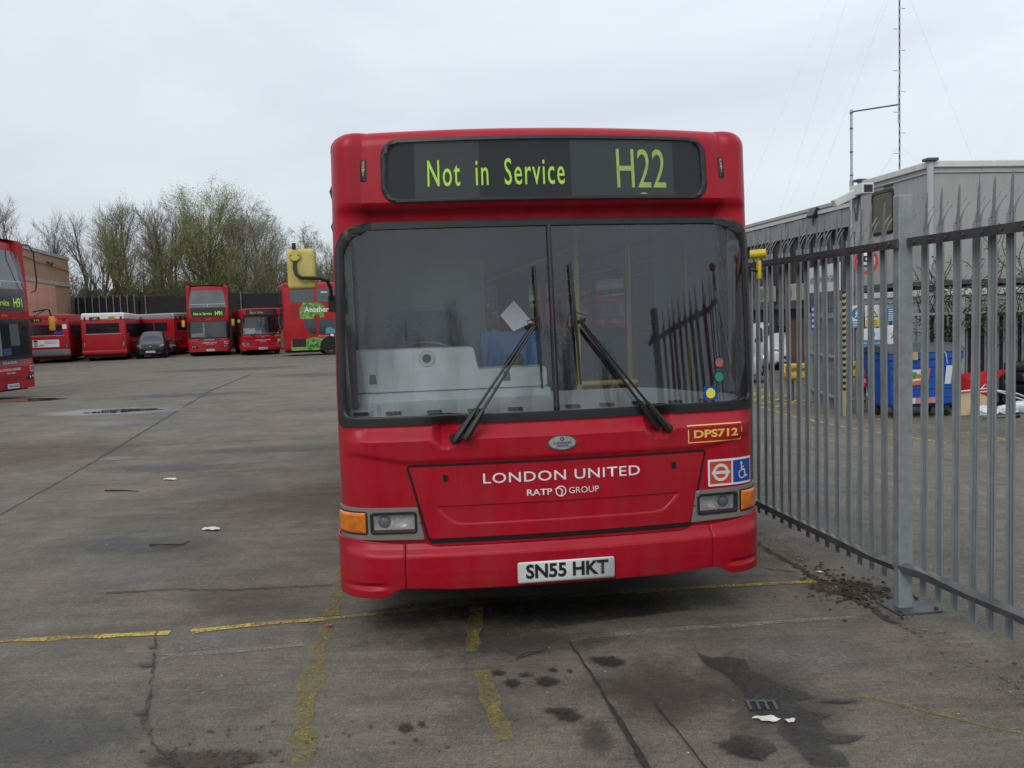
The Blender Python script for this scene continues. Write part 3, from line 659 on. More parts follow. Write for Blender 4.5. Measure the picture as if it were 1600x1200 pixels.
bus = thing('single_deck_bus', 'large red single-deck bus showing H22, parked facing us beside the steel fence', 'bus', (BX, BY, 0), YAW)
make_single_deck(bus, 'H22', 'SN55 HKT')
mb = MB(); pts = [(-.194, 1.795), (-.10, 1.885), (.008, 1.745), (-.118, 1.692)]
mb.prism(pts, lambda u, v, t: (u, .84+t+(v-1.7)*.3, v), 0, .002)
pn = mb.build('paper_notice', M('paper_white', (.80, .82, .84), .8, var=.05, vscale=30))
pn.matrix_world = Matrix.Translation((BX, BY, 0)) @ Matrix.Rotation(YAW, 4, 'Z')
tag(pn, 'white sheet of paper propped on the blue cab door behind the windscreen', 'paper')
# ------------------------------------------------------------------ ground, markings, wear
def ground_material():
    m = bpy.data.materials.new('yard_surface'); m.use_nodes = True; nt = m.node_tree; N, L = nt.nodes, nt.links; b = N['Principled BSDF']
    t = N.new('ShaderNodeTexCoord')
    def noi(scale, det, st=None, ro=0.6, dist=0.0):
        v = t.outputs['Object']
        if st: q = N.new('ShaderNodeMapping'); q.inputs['Scale'].default_value = st; q.inputs['Rotation'].default_value = (0, 0, R(4)); L.new(v, q.inputs[0]); v = q.outputs[0]
        n = N.new('ShaderNodeTexNoise'); n.inputs['Scale'].default_value = scale; n.inputs['Detail'].default_value = det; n.inputs['Roughness'].default_value = ro; n.inputs['Distortion'].default_value = dist
        L.new(v, n.inputs['Vector']); return n.outputs['Fac']
    def ramp(f, a, b_, ca, cb):
        r = N.new('ShaderNodeValToRGB'); r.color_ramp.elements[0].position = a; r.color_ramp.elements[1].position = b_
        r.color_ramp.elements[0].color = (*ca, 1); r.color_ramp.elements[1].color = (*cb, 1); L.new(f, r.inputs[0]); return r.outputs[0]
    def mul(a, c, f=1.0):
        x = N.new('ShaderNodeMix'); x.data_type = 'RGBA'; x.blend_type = 'MULTIPLY'; x.inputs[0].default_value = f; L.new(a, x.inputs[6]); L.new(c, x.inputs[7]); return x.outputs[2]
    base = ramp(noi(0.22, 5, None, 0.55, 0.8), 0.34, 0.66, (0.148, 0.139, 0.117), (0.200, 0.170, 0.134))
    c = mul(base, ramp(noi(1.3, 8, None, 0.68, 0.5), 0.28, 0.72, (0.62, 0.63, 0.65), (1.22, 1.20, 1.17)))
    c = mul(c, ramp(noi(1.1, 7, (0.55, 5.5, 1)), 0.3, 0.7, (0.84, 0.84, 0.84), (1.09, 1.09, 1.09)))
    c = mul(c, ramp(noi(6.0, 7, None, 0.75), 0.28, 0.72, (0.74, 0.74, 0.74), (1.16, 1.16, 1.16)))
    c = mul(c, ramp(noi(3.2, 8, (0.5, 9.0, 1), 0.7), 0.34, 0.62, (0.86, 0.86, 0.86), (1.09, 1.09, 1.08)))
    c = mul(c, ramp(noi(34.0, 5, None, 0.75), 0.30, 0.66, (0.66, 0.66, 0.67), (1.20, 1.19, 1.17)))
    c = mul(c, ramp(noi(110.0, 3, None, 0.8), 0.32, 0.70, (0.50, 0.50, 0.50), (1.45, 1.44, 1.40)))
    v = N.new('ShaderNodeTexVoronoi'); v.inputs['Scale'].default_value = 75.0; L.new(t.outputs['Object'], v.inputs['Vector'])
    spk = ramp(v.outputs['Distance'], 0.06, 0.13, (1, 1, 1), (0, 0, 0))
    msk = ramp(noi(23.0, 3), 0.46, 0.60, (0, 0, 0), (0.8, 0.8, 0.8))
    k = N.new('ShaderNodeMix'); k.data_type = 'RGBA'; k.blend_type = 'MULTIPLY'; k.inputs[0].default_value = 1; L.new(spk, k.inputs[6]); L.new(msk, k.inputs[7])
    mx = N.new('ShaderNodeMix'); mx.data_type = 'RGBA'; L.new(k.outputs[2], mx.inputs[0]); L.new(c, mx.inputs[6]); mx.inputs[7].default_value = (0.42, 0.40, 0.36, 1)
    # dark oil spots scattered about
    v2 = N.new('ShaderNodeTexVoronoi'); v2.inputs['Scale'].default_value = 1.5; v2.feature = 'SMOOTH_F1'; L.new(t.outputs['Object'], v2.inputs['Vector'])
    ad = N.new('ShaderNodeMath'); ad.operation = 'ADD'; L.new(v2.outputs['Distance'], ad.inputs[0])
    sc_ = N.new('ShaderNodeMath'); sc_.operation = 'MULTIPLY'; sc_.inputs[1].default_value = 0.5; L.new(noi(9.0, 5), sc_.inputs[0]); L.new(sc_.outputs[0], ad.inputs[1])
    c2 = mul(mx.outputs[2], ramp(ad.outputs[0], 0.25, 0.36, (0.58, 0.58, 0.58), (1, 1, 1)), 0.55)
    L.new(c2, b.inputs['Base Color'])
    mr = N.new('ShaderNodeMapRange'); mr.inputs['To Min'].default_value = 0.62; mr.inputs['To Max'].default_value = 0.95; L.new(noi(0.8, 6), mr.inputs['Value']); L.new(mr.outputs[0], b.inputs['Roughness'])
    b.inputs['Specular IOR Level'].default_value = 0.35
    bp = N.new('ShaderNodeBump'); bp.inputs['Strength'].default_value = 0.5; bp.inputs['Distance'].default_value = 0.006; L.new(noi(95.0, 4, None, 0.7), bp.inputs['Height'])
    bp2 = N.new('ShaderNodeBump'); bp2.inputs['Strength'].default_value = 0.35; bp2.inputs['Distance'].default_value = 0.03; L.new(noi(5.0, 5), bp2.inputs['Height']); L.new(bp.outputs[0], bp2.inputs['Normal']); L.new(bp2.outputs[0], b.inputs['Normal'])
    return m
def worn(name, col, cover=0.5, scale=7.0, soft=0.10, rough=0.75, fine=60.0, edge=False, stretch=None, spec=0.4, maxa=1.0):
    """a thin worn coat: the noise lets the ground show through; edge=True also thins it out towards its outline"""
    m = bpy.data.materials.new(name); m.use_nodes = True; nt = m.node_tree; N, L = nt.nodes, nt.links; b = N['Principled BSDF']; out = N['Material Output']
    b.inputs['Roughness'].default_value = rough; b.inputs['Specular IOR Level'].default_value = spec
    t = N.new('ShaderNodeTexCoord'); v = t.outputs['Object']
    if stretch: q = N.new('ShaderNodeMapping'); q.inputs['Scale'].default_value = stretch; L.new(v, q.inputs[0]); v = q.outputs[0]
    a = N.new('ShaderNodeTexNoise'); a.inputs['Scale'].default_value = scale; a.inputs['Detail'].default_value = 8; a.inputs['Roughness'].default_value = 0.72; L.new(v, a.inputs['Vector'])
    f = N.new('ShaderNodeTexNoise'); f.inputs['Scale'].default_value = fine; f.inputs['Detail'].default_value = 3; L.new(t.outputs['Object'], f.inputs['Vector'])
    r = N.new('ShaderNodeValToRGB'); r.color_ramp.elements[0].color = (*[c*.6 for c in col], 1); r.color_ramp.elements[1].color = (*[min(1, c*1.25) for c in col], 1); r.color_ramp.elements[0].position = .3; r.color_ramp.elements[1].position = .7
    L.new(f.outputs['Fac'], r.inputs[0]); L.new(r.outputs[0], b.inputs['Base Color'])
    s = N.new('ShaderNodeMath'); s.operation = 'ADD'; L.new(a.outputs['Fac'], s.inputs[0])
    f2 = N.new('ShaderNodeMath'); f2.operation = 'MULTIPLY_ADD'; f2.inputs[1].default_value = 0.35; f2.inputs[2].default_value = -0.175; L.new(f.outputs['Fac'], f2.inputs[0]); L.new(f2.outputs[0], s.inputs[1])
    val = s.outputs[0]
    if edge:
        g = N.new('ShaderNodeVectorMath'); g.operation = 'SUBTRACT'; L.new(t.outputs['Generated'], g.inputs[0]); g.inputs[1].default_value = (0.5, 0.5, 0.5)
        g0 = N.new('ShaderNodeVectorMath'); g0.operation = 'MULTIPLY'; g0.inputs[1].default_value = (2, 2, 0); L.new(g.outputs[0], g0.inputs[0])
        ln = N.new('ShaderNodeVectorMath'); ln.operation = 'LENGTH'; L.new(g0.outputs[0], ln.inputs[0])
        e = N.new('ShaderNodeMapRange'); e.inputs['From Min'].default_value = 0.25; e.inputs['From Max'].default_value = 1.0; e.inputs['To Min'].default_value = 0.16; e.inputs['To Max'].default_value = -0.34; L.new(ln.outputs['Value'], e.inputs['Value'])
        s2 = N.new('ShaderNodeMath'); s2.operation = 'ADD'; L.new(val, s2.inputs[0]); L.new(e.outputs[0], s2.inputs[1]); val = s2.outputs[0]
    mr = N.new('ShaderNodeMapRange'); mr.inputs['From Min'].default_value = 1-cover-soft; mr.inputs['From Max'].default_value = 1-cover+soft; mr.inputs['To Max'].default_value = maxa; L.new(val, mr.inputs['Value'])
    tr = N.new('ShaderNodeBsdfTransparent'); mx = N.new('ShaderNodeMixShader'); L.new(mr.outputs[0], mx.inputs[0]); L.new(tr.outputs[0], mx.inputs[1]); L.new(b.outputs[0], mx.inputs[2]); L.new(mx.outputs[0], out.inputs['Surface'])
    return m
GM = ground_material()
gx = [-700, -300, -120, -60, -30, -15, -8, -4, 0, 2.2] + lin(2.4, 9.2, 24) + [12, 20, 40, 100, 300, 700]
gy = [-300, -80, -20, -6, 0, 6, 14, 25, 45, 80, 160, 400, 1200]
mb = MB(); n = len(gx); mb.add([W(x, y) for y in gy for x in gx], [(j*n+i, j*n+i+1, (j+1)*n+i+1, (j+1)*n+i) for j in range(len(gy)-1) for i in range(n-1)])
tag(mb.build('ground', GM, smooth=True), kind='structure')

_lvl = [0.004]
def sheet(name, poly, mat, lvl=0.004, step=0.5, label=None):
    """flat marking or stain on the ground, outline in world metres"""
    vs, fs = fill2d([poly])
    if step: vs, fs = refine(vs, fs, step)
    x0 = sum(v[0] for v in vs)/len(vs); y0 = sum(v[1] for v in vs)/len(vs)
    mb = MB(); mb.add([(x-x0, y-y0, zg(toL(x, y)[0]) + lvl) for x, y in vs], fs); o = mb.build(name, mat, recalc=False); o.location = (x0, y0, 0)
    if o.data.polygons and o.data.polygons[0].normal.z < 0: o.data.flip_normals()
    return tag(o, kind='structure')
def strip(pts, wd, jit=0.0, sub=0.12, seed=1):
    """outline of a band of width wd (number or list) along pts"""
    r_ = random.Random(seed); P_ = [Vector(p) for p in pts]; Q = []
    ws = wd if isinstance(wd, (list, tuple)) else [wd]*len(P_); WW = []
    for i in range(len(P_)-1):
        n_ = max(1, int((P_[i+1]-P_[i]).length/sub))
        for k in range(n_): Q.append(P_[i].lerp(P_[i+1], k/n_)); WW.append(ws[i]+(ws[i+1]-ws[i])*k/n_)
    Q.append(P_[-1]); WW.append(ws[-1]); A, B = [], []
    for i, q in enumerate(Q):
        t = (Q[min(i+1, len(Q)-1)]-Q[max(0, i-1)]).normalized(); nn = Vector((-t.y, t.x)); j = r_.uniform(-jit, jit)
        h = WW[i]/2*(1+r_.uniform(-.35, .35) if jit else 1); c = q + nn*j
        A.append(tuple(c+nn*h)); B.append(tuple(c-nn*h))
    return A + B[::-1]
def blob(cx, cy, a, b, seed=1, rot=0.0, n=26, am=.28):
    r_ = random.Random(seed); ph = [r_.uniform(0, 6.28) for _ in range(5)]; out = []
    for i in range(n):
        t = 2*math.pi*i/n; k = 1 + am*(math.sin(2*t+ph[0])*.4+math.sin(3*t+ph[1])*.35+math.sin(5*t+ph[2])*.25+math.sin(8*t+ph[3])*.15)
        x, y = a*k*math.cos(t), b*k*math.sin(t); out.append((cx+x*math.cos(rot)-y*math.sin(rot), cy+x*math.sin(rot)+y*math.cos(rot)))
    return out
YLINE = worn('worn_yellow_paint', (0.36, 0.27, 0.05), 0.56, 6.0, 0.12)
YFRESH = worn('yellow_paint', (0.50, 0.38, 0.07), 0.60, 9.0, 0.10)
YFAINT = worn('faded_yellow_paint', (0.26, 0.205, 0.05), 0.50, 4.5, 0.16, maxa=.75)
YMID = worn('scuffed_yellow_paint', (0.27, 0.21, 0.055), 0.52, 4.5, 0.20, maxa=.68)
WFAINT = worn('faded_white_paint', (0.30, 0.29, 0.26), 0.52, 5.0, 0.16, maxa=.7)
OIL = worn('oil_stain_film', (0.034, 0.033, 0.031), 0.47, 5.0, 0.10, rough=.5, edge=True, maxa=.85)
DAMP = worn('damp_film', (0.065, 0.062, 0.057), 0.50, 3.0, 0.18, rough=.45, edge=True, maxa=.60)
DIRT = worn('dirt_film', (0.060, 0.048, 0.036), 0.55, 7.0, 0.12, rough=.95, edge=True)
PALEC = worn('pale_scuff', (0.24, 0.235, 0.225), 0.50, 3.0, 0.22, edge=True, maxa=.45)
BROWN = worn('brown_film', (0.125, 0.095, 0.075), 0.52, 2.0, 0.25, rough=.9, edge=True, maxa=.5)
CRK = M('crack_dark', (0.022, 0.020, 0.018), 0.95, var=.5, vscale=20)
SEAL = worn('joint_sealant', (0.055, 0.052, 0.048), 0.54, 6.0, 0.16, maxa=.8)

# long line across the bay fronts, bright and worn stretches
sheet('bay_line', strip([(-3.7, 5.12), (-2.45, 5.185)], .060, 0.003), YLINE)
sheet('bay_line', strip([(-2.45, 5.185), (-2.05, 5.207)], .066, 0.002), YFRESH)
sheet('bay_line', strip([(-1.93, 5.215), (-1.60, 5.30)], .066, 0.002), YFRESH)
sheet('bay_line', strip([(-1.60, 5.30), (-1.18, 5.363), (-.205, 5.582)], .060, 0.003), YLINE)
sheet('bay_line', strip([(-.205, 5.582), (.159, 5.635), (1.197, 5.755), (2.00, 5.808)], .062, 0.003), YLINE)
sheet('side_line', strip([(-.893, 3.3), (-.893, 3.53), (-1.01, 4.08), (-1.10, 4.9), (-1.145, 5.26)], [.10, .10, .11, .10, .09], 0.004), YFAINT, .004)
sheet('side_line', strip([(-1.15, 5.42), (-1.27, 6.7), (-1.50, 8.6)], .09, 0.004), YFAINT, .004)
sheet('side_line', strip([(-.262, 5.50), (-.262, 4.737)], .090, 0.004), YMID, .009)
sheet('side_line', strip([(-.20, 4.475), (-.13, 4.0), (-.075, 3.71)], [.085, .09, .10], 0.004), YMID, .009)
sheet('white_line', strip([(.27, 4.90), (.817, 4.985), (1.93, 5.10)], [.075, .07, .05], 0.004), WFAINT)
sheet('white_line', strip([(-1.95, 4.82), (-1.2, 4.93)], .06, 0.01), WFAINT)
sheet('side_line', strip([(1.55, 4.05), (2.05, 3.62)], .03, 0.01), YFAINT)
# compound markings beyond the fence
def S2(x, y): v = W(x, y, 0); return (v.x, v.y)
sheet('yellow_line', strip([S2(7.7, 15.5), S2(7.43, 13.4), S2(7.52, 11.55), S2(7.68, 10.7), S2(8.2, 9.0)], .10, .01, .4), YFRESH)
sheet('yellow_line', strip([S2(9.1, 17.5), S2(8.8, 14.6), S2(9.1, 12.0), S2(9.4, 9.0)], .09, .01, .4), YLINE)
sheet('yellow_line', strip([S2(6.2, 9.5), S2(12.5, 8.6)], .09, .01, .4), YLINE)
for k in range(7):
    a = S2(7.9 + .2*k, 15.2 + 1.0*k); b_ = S2(9.6 + .1*k, 17.2 + 1.0*k); sheet('hatch_line', strip([a, b_], .11, .005, .4), YFRESH)
for k in range(6):
    a = S2(9.4 + .1*k, 15.6 + 1.1*k); b_ = S2(7.7 + .2*k, 17.0 + 1.1*k); sheet('hatch_line', strip([a, b_], .11, .005, .4), YFRESH, .008)
# joints and cracks
sheet('slab_joint', strip([(-6.2, 7.2), (-5.078, 8.838), (-5.739, 12.373), (-8.466, 25.5), (-9.5, 33)], [.03, .03, .05, .09, .10], .008, .25), SEAL, .004)
sheet('slab_joint', strip([(.268, 4.833), (.36, 4.3), (.392, 4.043), (.46, 3.6), (.52, 3.1)], [.012, .012, .016, .03, .035], .004, .05, 4), CRK, .008)
sheet('slab_joint', strip([(.60, 4.02), (.66, 3.7), (.72, 3.35)], .008, .002, .06, 5), CRK, .008)
sheet('crack', strip([(-2.8, 6.05), (-2.35, 6.08), (-1.9, 6.02), (-1.26, 6.07)], .012, .014, .05, 6), CRK, .008)
sheet('crack', strip([(-2.148, 5.263), (-2.00, 4.85), (-1.83, 4.36), (-1.72, 4.02), (-1.60, 3.8), (-1.40, 3.55)], [.006, .014, .008, .040, .008, .03], .009, .03, 7), worn('crack_fill', (.035, .033, .030), .50, 9.0, .12), .008)
sheet('crack', strip([(-.03, 4.62), (.09, 4.70), (.12, 4.74)], .006, .006, .03, 9), CRK, .008)
sheet('crack', strip([(1.15, 6.3), (1.6, 6.2), (1.88, 6.0)], .010, .012, .05, 12), CRK, .008)
sheet('crack', strip([(-9.7, 14.2), (-6.0, 13.8), (-3.0, 14.1)], .03, .03, .2, 13), SEAL, .004)
sheet('crack', strip([S2(3.3, 9.2), S2(5.2, 6.2)], .02, .01, .1, 15), CRK, .008)
sheet('broken_edge', strip([S2(1.80, -1.6), S2(1.86, -.5), S2(1.84, .5), S2(1.80, 1.6), S2(1.86, 3.0)], .05, .02, .06, 16), DIRT, .004)
# stains, and shade painted in under the bus
for i, (x, y, a, b_) in enumerate([(-.05, 4.31, .05, .07), (.11, 4.33, .075, .085), (.02, 4.40, .06, .03), (.16, 4.46, .04, .03), (-.12, 4.44, .05, .04), (.24, 4.43, .02, .03), (-.52, 3.86, .05, .06), (-.45, 3.88, .03, .03), (-1.20, 3.55, .05, .04), (-2.06, 4.98, .035, .05), (-1.98, 4.70, .06, .05), (-1.76, 4.10, .05, .04), (.20, 3.93, .09, .06), (.86, 3.58, .10, .11), (.93, 3.52, .06, .06), (.45, 4.55, .12, .10), (.17, 3.98, .12, .04)]):
    sheet('oil_or_shade', blob(x, y, a*1.35, b_*1.35, i+3), OIL, .008 + (i % 3)*.0015, None)
WET = worn('wet_grime', (0.044, 0.041, 0.036), 0.58, 7.0, 0.18, rough=.5, maxa=.80)
sheet('wet_stain', [(.914, 4.616), (.977, 4.54), (1.055, 4.55), (1.141, 4.5), (1.127, 4.359), (1.175, 4.307), (1.218, 4.21), (1.285, 4.13), (1.348, 4.025), (1.227, 3.993), (1.259, 3.897), (1.351, 3.851), (1.275, 3.794), (1.284, 3.661), (1.422, 3.64), (1.337, 3.589), (1.227, 3.575), (1.271, 3.496), (1.263, 3.394), (1.113, 3.403), (1.11, 3.55), (1.061, 3.701), (1.119, 3.805), (1.004, 3.916), (1.033, 4.05), (1.017, 4.196), (.987, 4.354), (.927, 4.458)], WET, .0095, None)
sheet('wet_stain', [(.864, 3.691), (.941, 3.674), (1.019, 3.623), (1.021, 3.54), (.912, 3.468), (.85, 3.524)], WET, .0098, None)
sheet('damp_patch', blob(1.13, 4.02, .42, .75, 89, R(14)), DAMP, .0055, None)
sheet('oil_or_shade', blob(1.42, 3.98, .22, .035, 31, R(-4)), OIL, .0095, None)
sheet('oil_or_shade', blob(.30, 3.72, .10, .22, 33, R(10)), DAMP, .0075, None)
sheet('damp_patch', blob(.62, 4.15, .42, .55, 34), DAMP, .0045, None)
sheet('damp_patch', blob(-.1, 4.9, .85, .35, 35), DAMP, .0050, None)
sheet('damp_patch', blob(-2.4, 3.9, 1.1, .5, 36), DAMP, .0048, None)
sheet('oil_or_shade', blob(.15, 5.42, 1.25, .36, 90, R(7)), worn('underbus_shade', (0.030, 0.029, 0.028), 0.56, 2.5, 0.22, rough=.6, edge=True, maxa=.8), .0062, None)  # painted shade, deepens the bus's shadow under and ahead of the bumper
sheet('brown_patch', blob(-1.75, 5.75, .65, .42, 37), BROWN, .0052, None)
sheet('brown_patch', blob(-7.5, 13.0, 2.6, 2.2, 38), BROWN, .0052, None)
sheet('brown_patch', blob(-2.0, 9.0, 1.5, 1.4, 39), BROWN, .0052, None)
sheet('pale_patch', blob(-1.75, 5.05, .35, .22, 40), PALEC, .0056, None)
sheet('pale_patch', blob(-2.9, 6.5, .7, .4, 41), PALEC, .0056, None)
sheet('pale_patch', blob(-5.6, 16.5, 1.5, .8, 42), PALEC, .0056, None)
sheet('pale_patch', blob(1.5, 4.5, .5, .3, 43), PALEC, .0056, None)
for i, (x, y, a, b_) in enumerate([(-4.5, 11.5, 1.4, .5), (-8.8, 24, 2.6, 1.2), (-3.2, 19, 2.4, .9), (-6, 32, 4, 1.6), (-12, 38, 5, 2), (-3.4, 13, 1.8, .5), (-3.1, 7.4, .9, .4)]):
    sheet('damp_patch', blob(x, y, a, b_, 50+i), DAMP, .006, None)
sheet('dirt_patch', blob(2.10, 5.62, .34, .22, 60, R(-35)), DIRT, .0065, None)
sheet('dirt_patch', blob(-1.36, 3.62, .35, .12, 62), DIRT, .0066, None)
# puddles
PUD = M('puddle_water', (0.030, 0.028, 0.025), 0.03, var=.2, spec=.6)
o = sheet('puddle', blob(-8.55, 19.9, .82, .42, 70, 0, 30, .35), PUD, .007, None)
sheet('damp_patch', blob(-8.7, 19.8, 2.0, 1.15, 71), worn('puddle_rim', (0.26, 0.255, 0.25), 0.66, 2.0, 0.14, rough=.25, edge=True, maxa=.9), .0055, None)
sheet('damp_patch', blob(-7.6, 17.2, 1.0, .75, 72), worn('drying_rim', (0.19, 0.185, 0.18), 0.58, 2.5, 0.14, rough=.25, edge=True, maxa=.7), .0055, None)
sheet('damp_patch', blob(-5.5, 12.5, .35, .3, 73), worn('drying_spot', (0.19, 0.185, 0.18), 0.56, 4, 0.14, rough=.25, edge=True, maxa=.6), .0068, None)
sheet('damp_patch', blob(-13.3, 24.0, 1.6, .5, 74), PUD, .007, None)

# drain and litter
dr = thing('drain_grate', 'small grey drain grate with three slots in the damp patch of tarmac', 'drain', (1.075, 3.955, 0.0), R(-4))
mb = MB(); mb.bx(-.065, .065, -.045, .045, .004, .007); mb.build('sump', SLOT, dr)
mb = MB()
for x in (-.058, -.020, .018, .056): mb.bx(x-.007, x+.007, -.045, .045, .008, .016)
mb.bx(-.065, .065, .040, .047, .008, .0165); mb.build('grate', M('grate_iron', (.10, .11, .12), .6, metal=.4, var=.3, vscale=30), dr, bevel=.002)
PAP = M('litter_white', (0.62, 0.62, 0.60), .85, var=.12, vscale=30)
def litter(name, label, cat, x, y, a, b_, mat, seed, h=.012, group=None, rot=0.0):
    r_ = random.Random(seed); out = blob(0, 0, a, b_, seed, rot, 12, .5); vs, fs = fill2d([out]); vs, fs = refine(vs, fs, max(a, b_)*.35)
    mb = MB(); mb.add([(u, v, .012 + h*abs(noise.noise(Vector((u*22+seed, v*22, 1))))*2) for u, v in vs], fs)
    o = mb.build(name, mat); o.location = (x, y, zg(toL(x, y)[0])); md = o.modifiers.new('s', 'SOLIDIFY'); md.thickness = .002
    return tag(o, label, cat, group)
litter('litter_paper', 'crumpled white paper lying just below the drain grate', 'litter', 1.055, 3.815, .055, .022, PAP, 5, .014, rot=R(-12))
litter('litter_paper', 'small torn white scrap right of the paper by the drain', 'litter', 1.150, 3.79, .018, .020, PAP, 8, .012)
litter('litter_paper', 'flattened white litter alone on the open tarmac left of the bus', 'litter', -2.68, 7.885, .075, .06, PAP, 11, .01)
litter('litter_paper', 'small white scrap on the far tarmac beyond the lone litter', 'litter', -4.05, 10.6, .07, .06, PAP, 12, .01)
litter('litter_wrapper', 'tiny pink wrapper beside the crossing of the yellow lines', 'litter', -1.12, 5.22, .018, .016, M('wrapper_pink', (.5, .10, .12), .6), 13, .01)
litter('litter_paper', 'white scrap at the foot of the fence left of the post', 'litter', 2.02, 5.98, .022, .02, PAP, 14, .01)
TW = M('twig_brown', (0.035, 0.026, 0.018), .9, var=.4)
def twig(label, pts, r_=.005):
    c = Vector((*pts[0], 0)); mb = MB(); mb.tube([(p[0]-c.x, p[1]-c.y, .01 + (.012 if i % 2 else .002)) for i, p in enumerate(pts)], [r_]*(len(pts)-1) + [r_*.4], 5)
    o = mb.build('twig', TW); o.location = c; tag(o, label, 'twig')
twig('short dark twig on the tarmac nearest the lone white litter', [(-3.02, 7.36), (-2.88, 7.31), (-2.74, 7.33), (-2.70, 7.40)], .006)
twig('long dark twig further off on the left tarmac', [(-4.55, 9.98), (-4.3, 9.88), (-4.12, 9.84)], .010)
twig('thin curved twig in front of the bus number plate', [(-.03, 4.60), (.03, 4.66), (.10, 4.695), (.15, 4.70)], .003)
# leaf litter and grit along the fence foot
def scatter(name, mat, pts, smin, smax, seed, label=None, cat=None, tall=.3):
    r_ = random.Random(seed); mb = MB()
    for (x, y, z) in pts:
        s_ = r_.uniform(smin, smax); q = Matrix.Rotation(r_.uniform(0, 6.28), 3, 'Z') @ Matrix.Rotation(r_.uniform(-.6, .6)*tall*3, 3, 'X')
        mb.add([q @ Vector(p)*s_ + Vector((x, y, z + s_*.25*tall + .006)) for p in ((-1, -.5, 0), (.9, -.6, .2), (1.1, .5, 0), (-.7, .6, .25))], [(0, 1, 2, 3), (3, 2, 1, 0)][:1])
    return tag(mb.build(name, mat, recalc=False), kind='stuff')
r_ = random.Random(3)
def along(n_, l0, l1, c, sp):
    out = []
    for _ in range(n_):
        ly = r_.uniform(l0, l1); lx = c + r_.gauss(0, sp); v = W(lx, ly); out.append((v.x, v.y, v.z))
    return out
pts = [(p.x, p.y, p.z) for p in [W(2.03+r_.gauss(0, .10) - .35*abs(r_.gauss(0, .35)), .42+r_.gauss(0, .22)) for _ in range(330)]]
scatter('leaf_litter', M('leaf_litter_dark', (0.030, 0.022, 0.015), .95, var=.6, vscale=30), pts, .006, .018, 1)
scatter('grit', M('grit_grey', (0.17, 0.16, 0.15), .95, var=.5, vscale=30), along(420, -1.5, 4, 1.93, .07), .003, .010, 2)
scatter('fallen_leaves', M('leaf_brown', (0.10, 0.055, 0.025), .9, var=.6, vscale=30), along(90, -1.5, 4, 1.9, .10) + [(p.x, p.y, 0) for p in [Vector((-.95+r_.gauss(0, .4), 3.75+r_.gauss(0, .12), 0)) for _ in range(50)]], .005, .013, 4)
scatter('pale_grit', M('grit_pale', (0.34, 0.33, 0.31), .9, var=.4, vscale=30), [(r_.uniform(-3.4, 2.0), r_.uniform(3.3, 9), 0) for _ in range(240)], .002, .006, 5)

# ------------------------------------------------------------------ palisade fences
def pale_mesh(H=2.40, split=2.20, wd=.057):
    mb = MB(); w2 = wd/2
    sec = [(-w2, .0), (-w2*.62, .017), (-w2*.30, .017), (0, .005), (w2*.30, .017), (w2*.62, .017), (w2, .0)]
    th = .0028; n = len(sec)
    # section lies along ly (u) and bulges to +lx
    v = []
    for z in (.10, split):
        for (u, d) in sec: v.append((d, u, z))
        for (u, d) in sec[::-1]: v.append((d+th, u, z))
    m = 2*n; mb.add(v, [(i, (i+1) % m, m+(i+1) % m, m+i) for i in range(m)] + [tuple(range(m))[::-1], tuple(m+i for i in range(m))])
    # the head: three strips, the outer ones splayed, all leaning outwards
    def prong(u0, u1, splay, lean, top):
        vv = []; hw = (u1-u0)/2
        for k in range(6):
            t = k/5; z = split + (top-split)*t; c = (u0+u1)/2 + splay*t**1.8; h = hw*(1-.25*t) if k < 5 else .001
            d = .010 + lean*t**1.8; vv += [(d, c-h, z), (d+.004, c, z), (d, c+h, z), (d-.002, c, z)]
        mb.add(vv, [(k*4+j, k*4+(j+1) % 4, (k+1)*4+(j+1) % 4, (k+1)*4+j) for k in range(5) for j in range(4)])
    prong(-w2*.50, w2*.50, 0, .006, H)
    prong(-w2, -w2*.30, -.018, .040, H-.10); prong(w2*.30, w2, .022, .070, H-.07)
    return mb
def rail(name, root, pts, mat, hgt=.05):
    """angle iron swept along pts: a flange on top and a web facing the camera side"""
    mb = MB(); v = []; sec = [(0, 0), (0, hgt), (.045, hgt), (.045, hgt-.005), (.005, hgt-.005), (.005, 0)]
    for i, p in enumerate(pts):
        p = Vector(p[:3]); tw = pts[i][3] if len(pts[i]) > 3 else 0
        for a, b_ in sec:
            a2 = a*math.cos(tw) - b_*math.sin(tw); b2 = a*math.sin(tw) + b_*math.cos(tw); v.append((p.x + a2, p.y, p.z + b2))
    n_ = len(sec); k = len(pts); mb.add(v, [(i*n_+j, i*n_+(j+1) % n_, (i+1)*n_+(j+1) % n_, (i+1)*n_+j) for i in range(k-1) for j in range(n_)] + [tuple(range(n_))[::-1], tuple((k-1)*n_+j for j in range(n_))])
    return mb.build(name, mat, root, True, angle=30)
PALE = M('paling_steel', (0.215, 0.24, 0.25), 0.5, metal=0.15, var=0.20, vscale=16, rvar=0.12, stretch=(1, 1, .25))
add_grime(PALE, 0.30, (0.13, 0.135, 0.13))
RAILM = M('rail_steel', (0.075, 0.080, 0.084), 0.42, metal=0.35, var=0.35, vscale=9)
RAILB = M('bottom_rail_steel', (0.15, 0.16, 0.165), 0.38, metal=0.4, var=0.4, vscale=7)
fo = W(2.085, 0, 0)
fence = thing('palisade_fence', 'tall grey galvanised palisade fence with splayed spikes close beside the bus', 'fence', fo, YAW)
pale0 = None; ys = [.13] + [.334+.1474*k for k in range(0, 74)] + [-.072-.1474*k for k in range(0, 20)]
posts = [-2.72, .04, 2.80, 5.56, 8.32, 11.08]
r_ = random.Random(11)
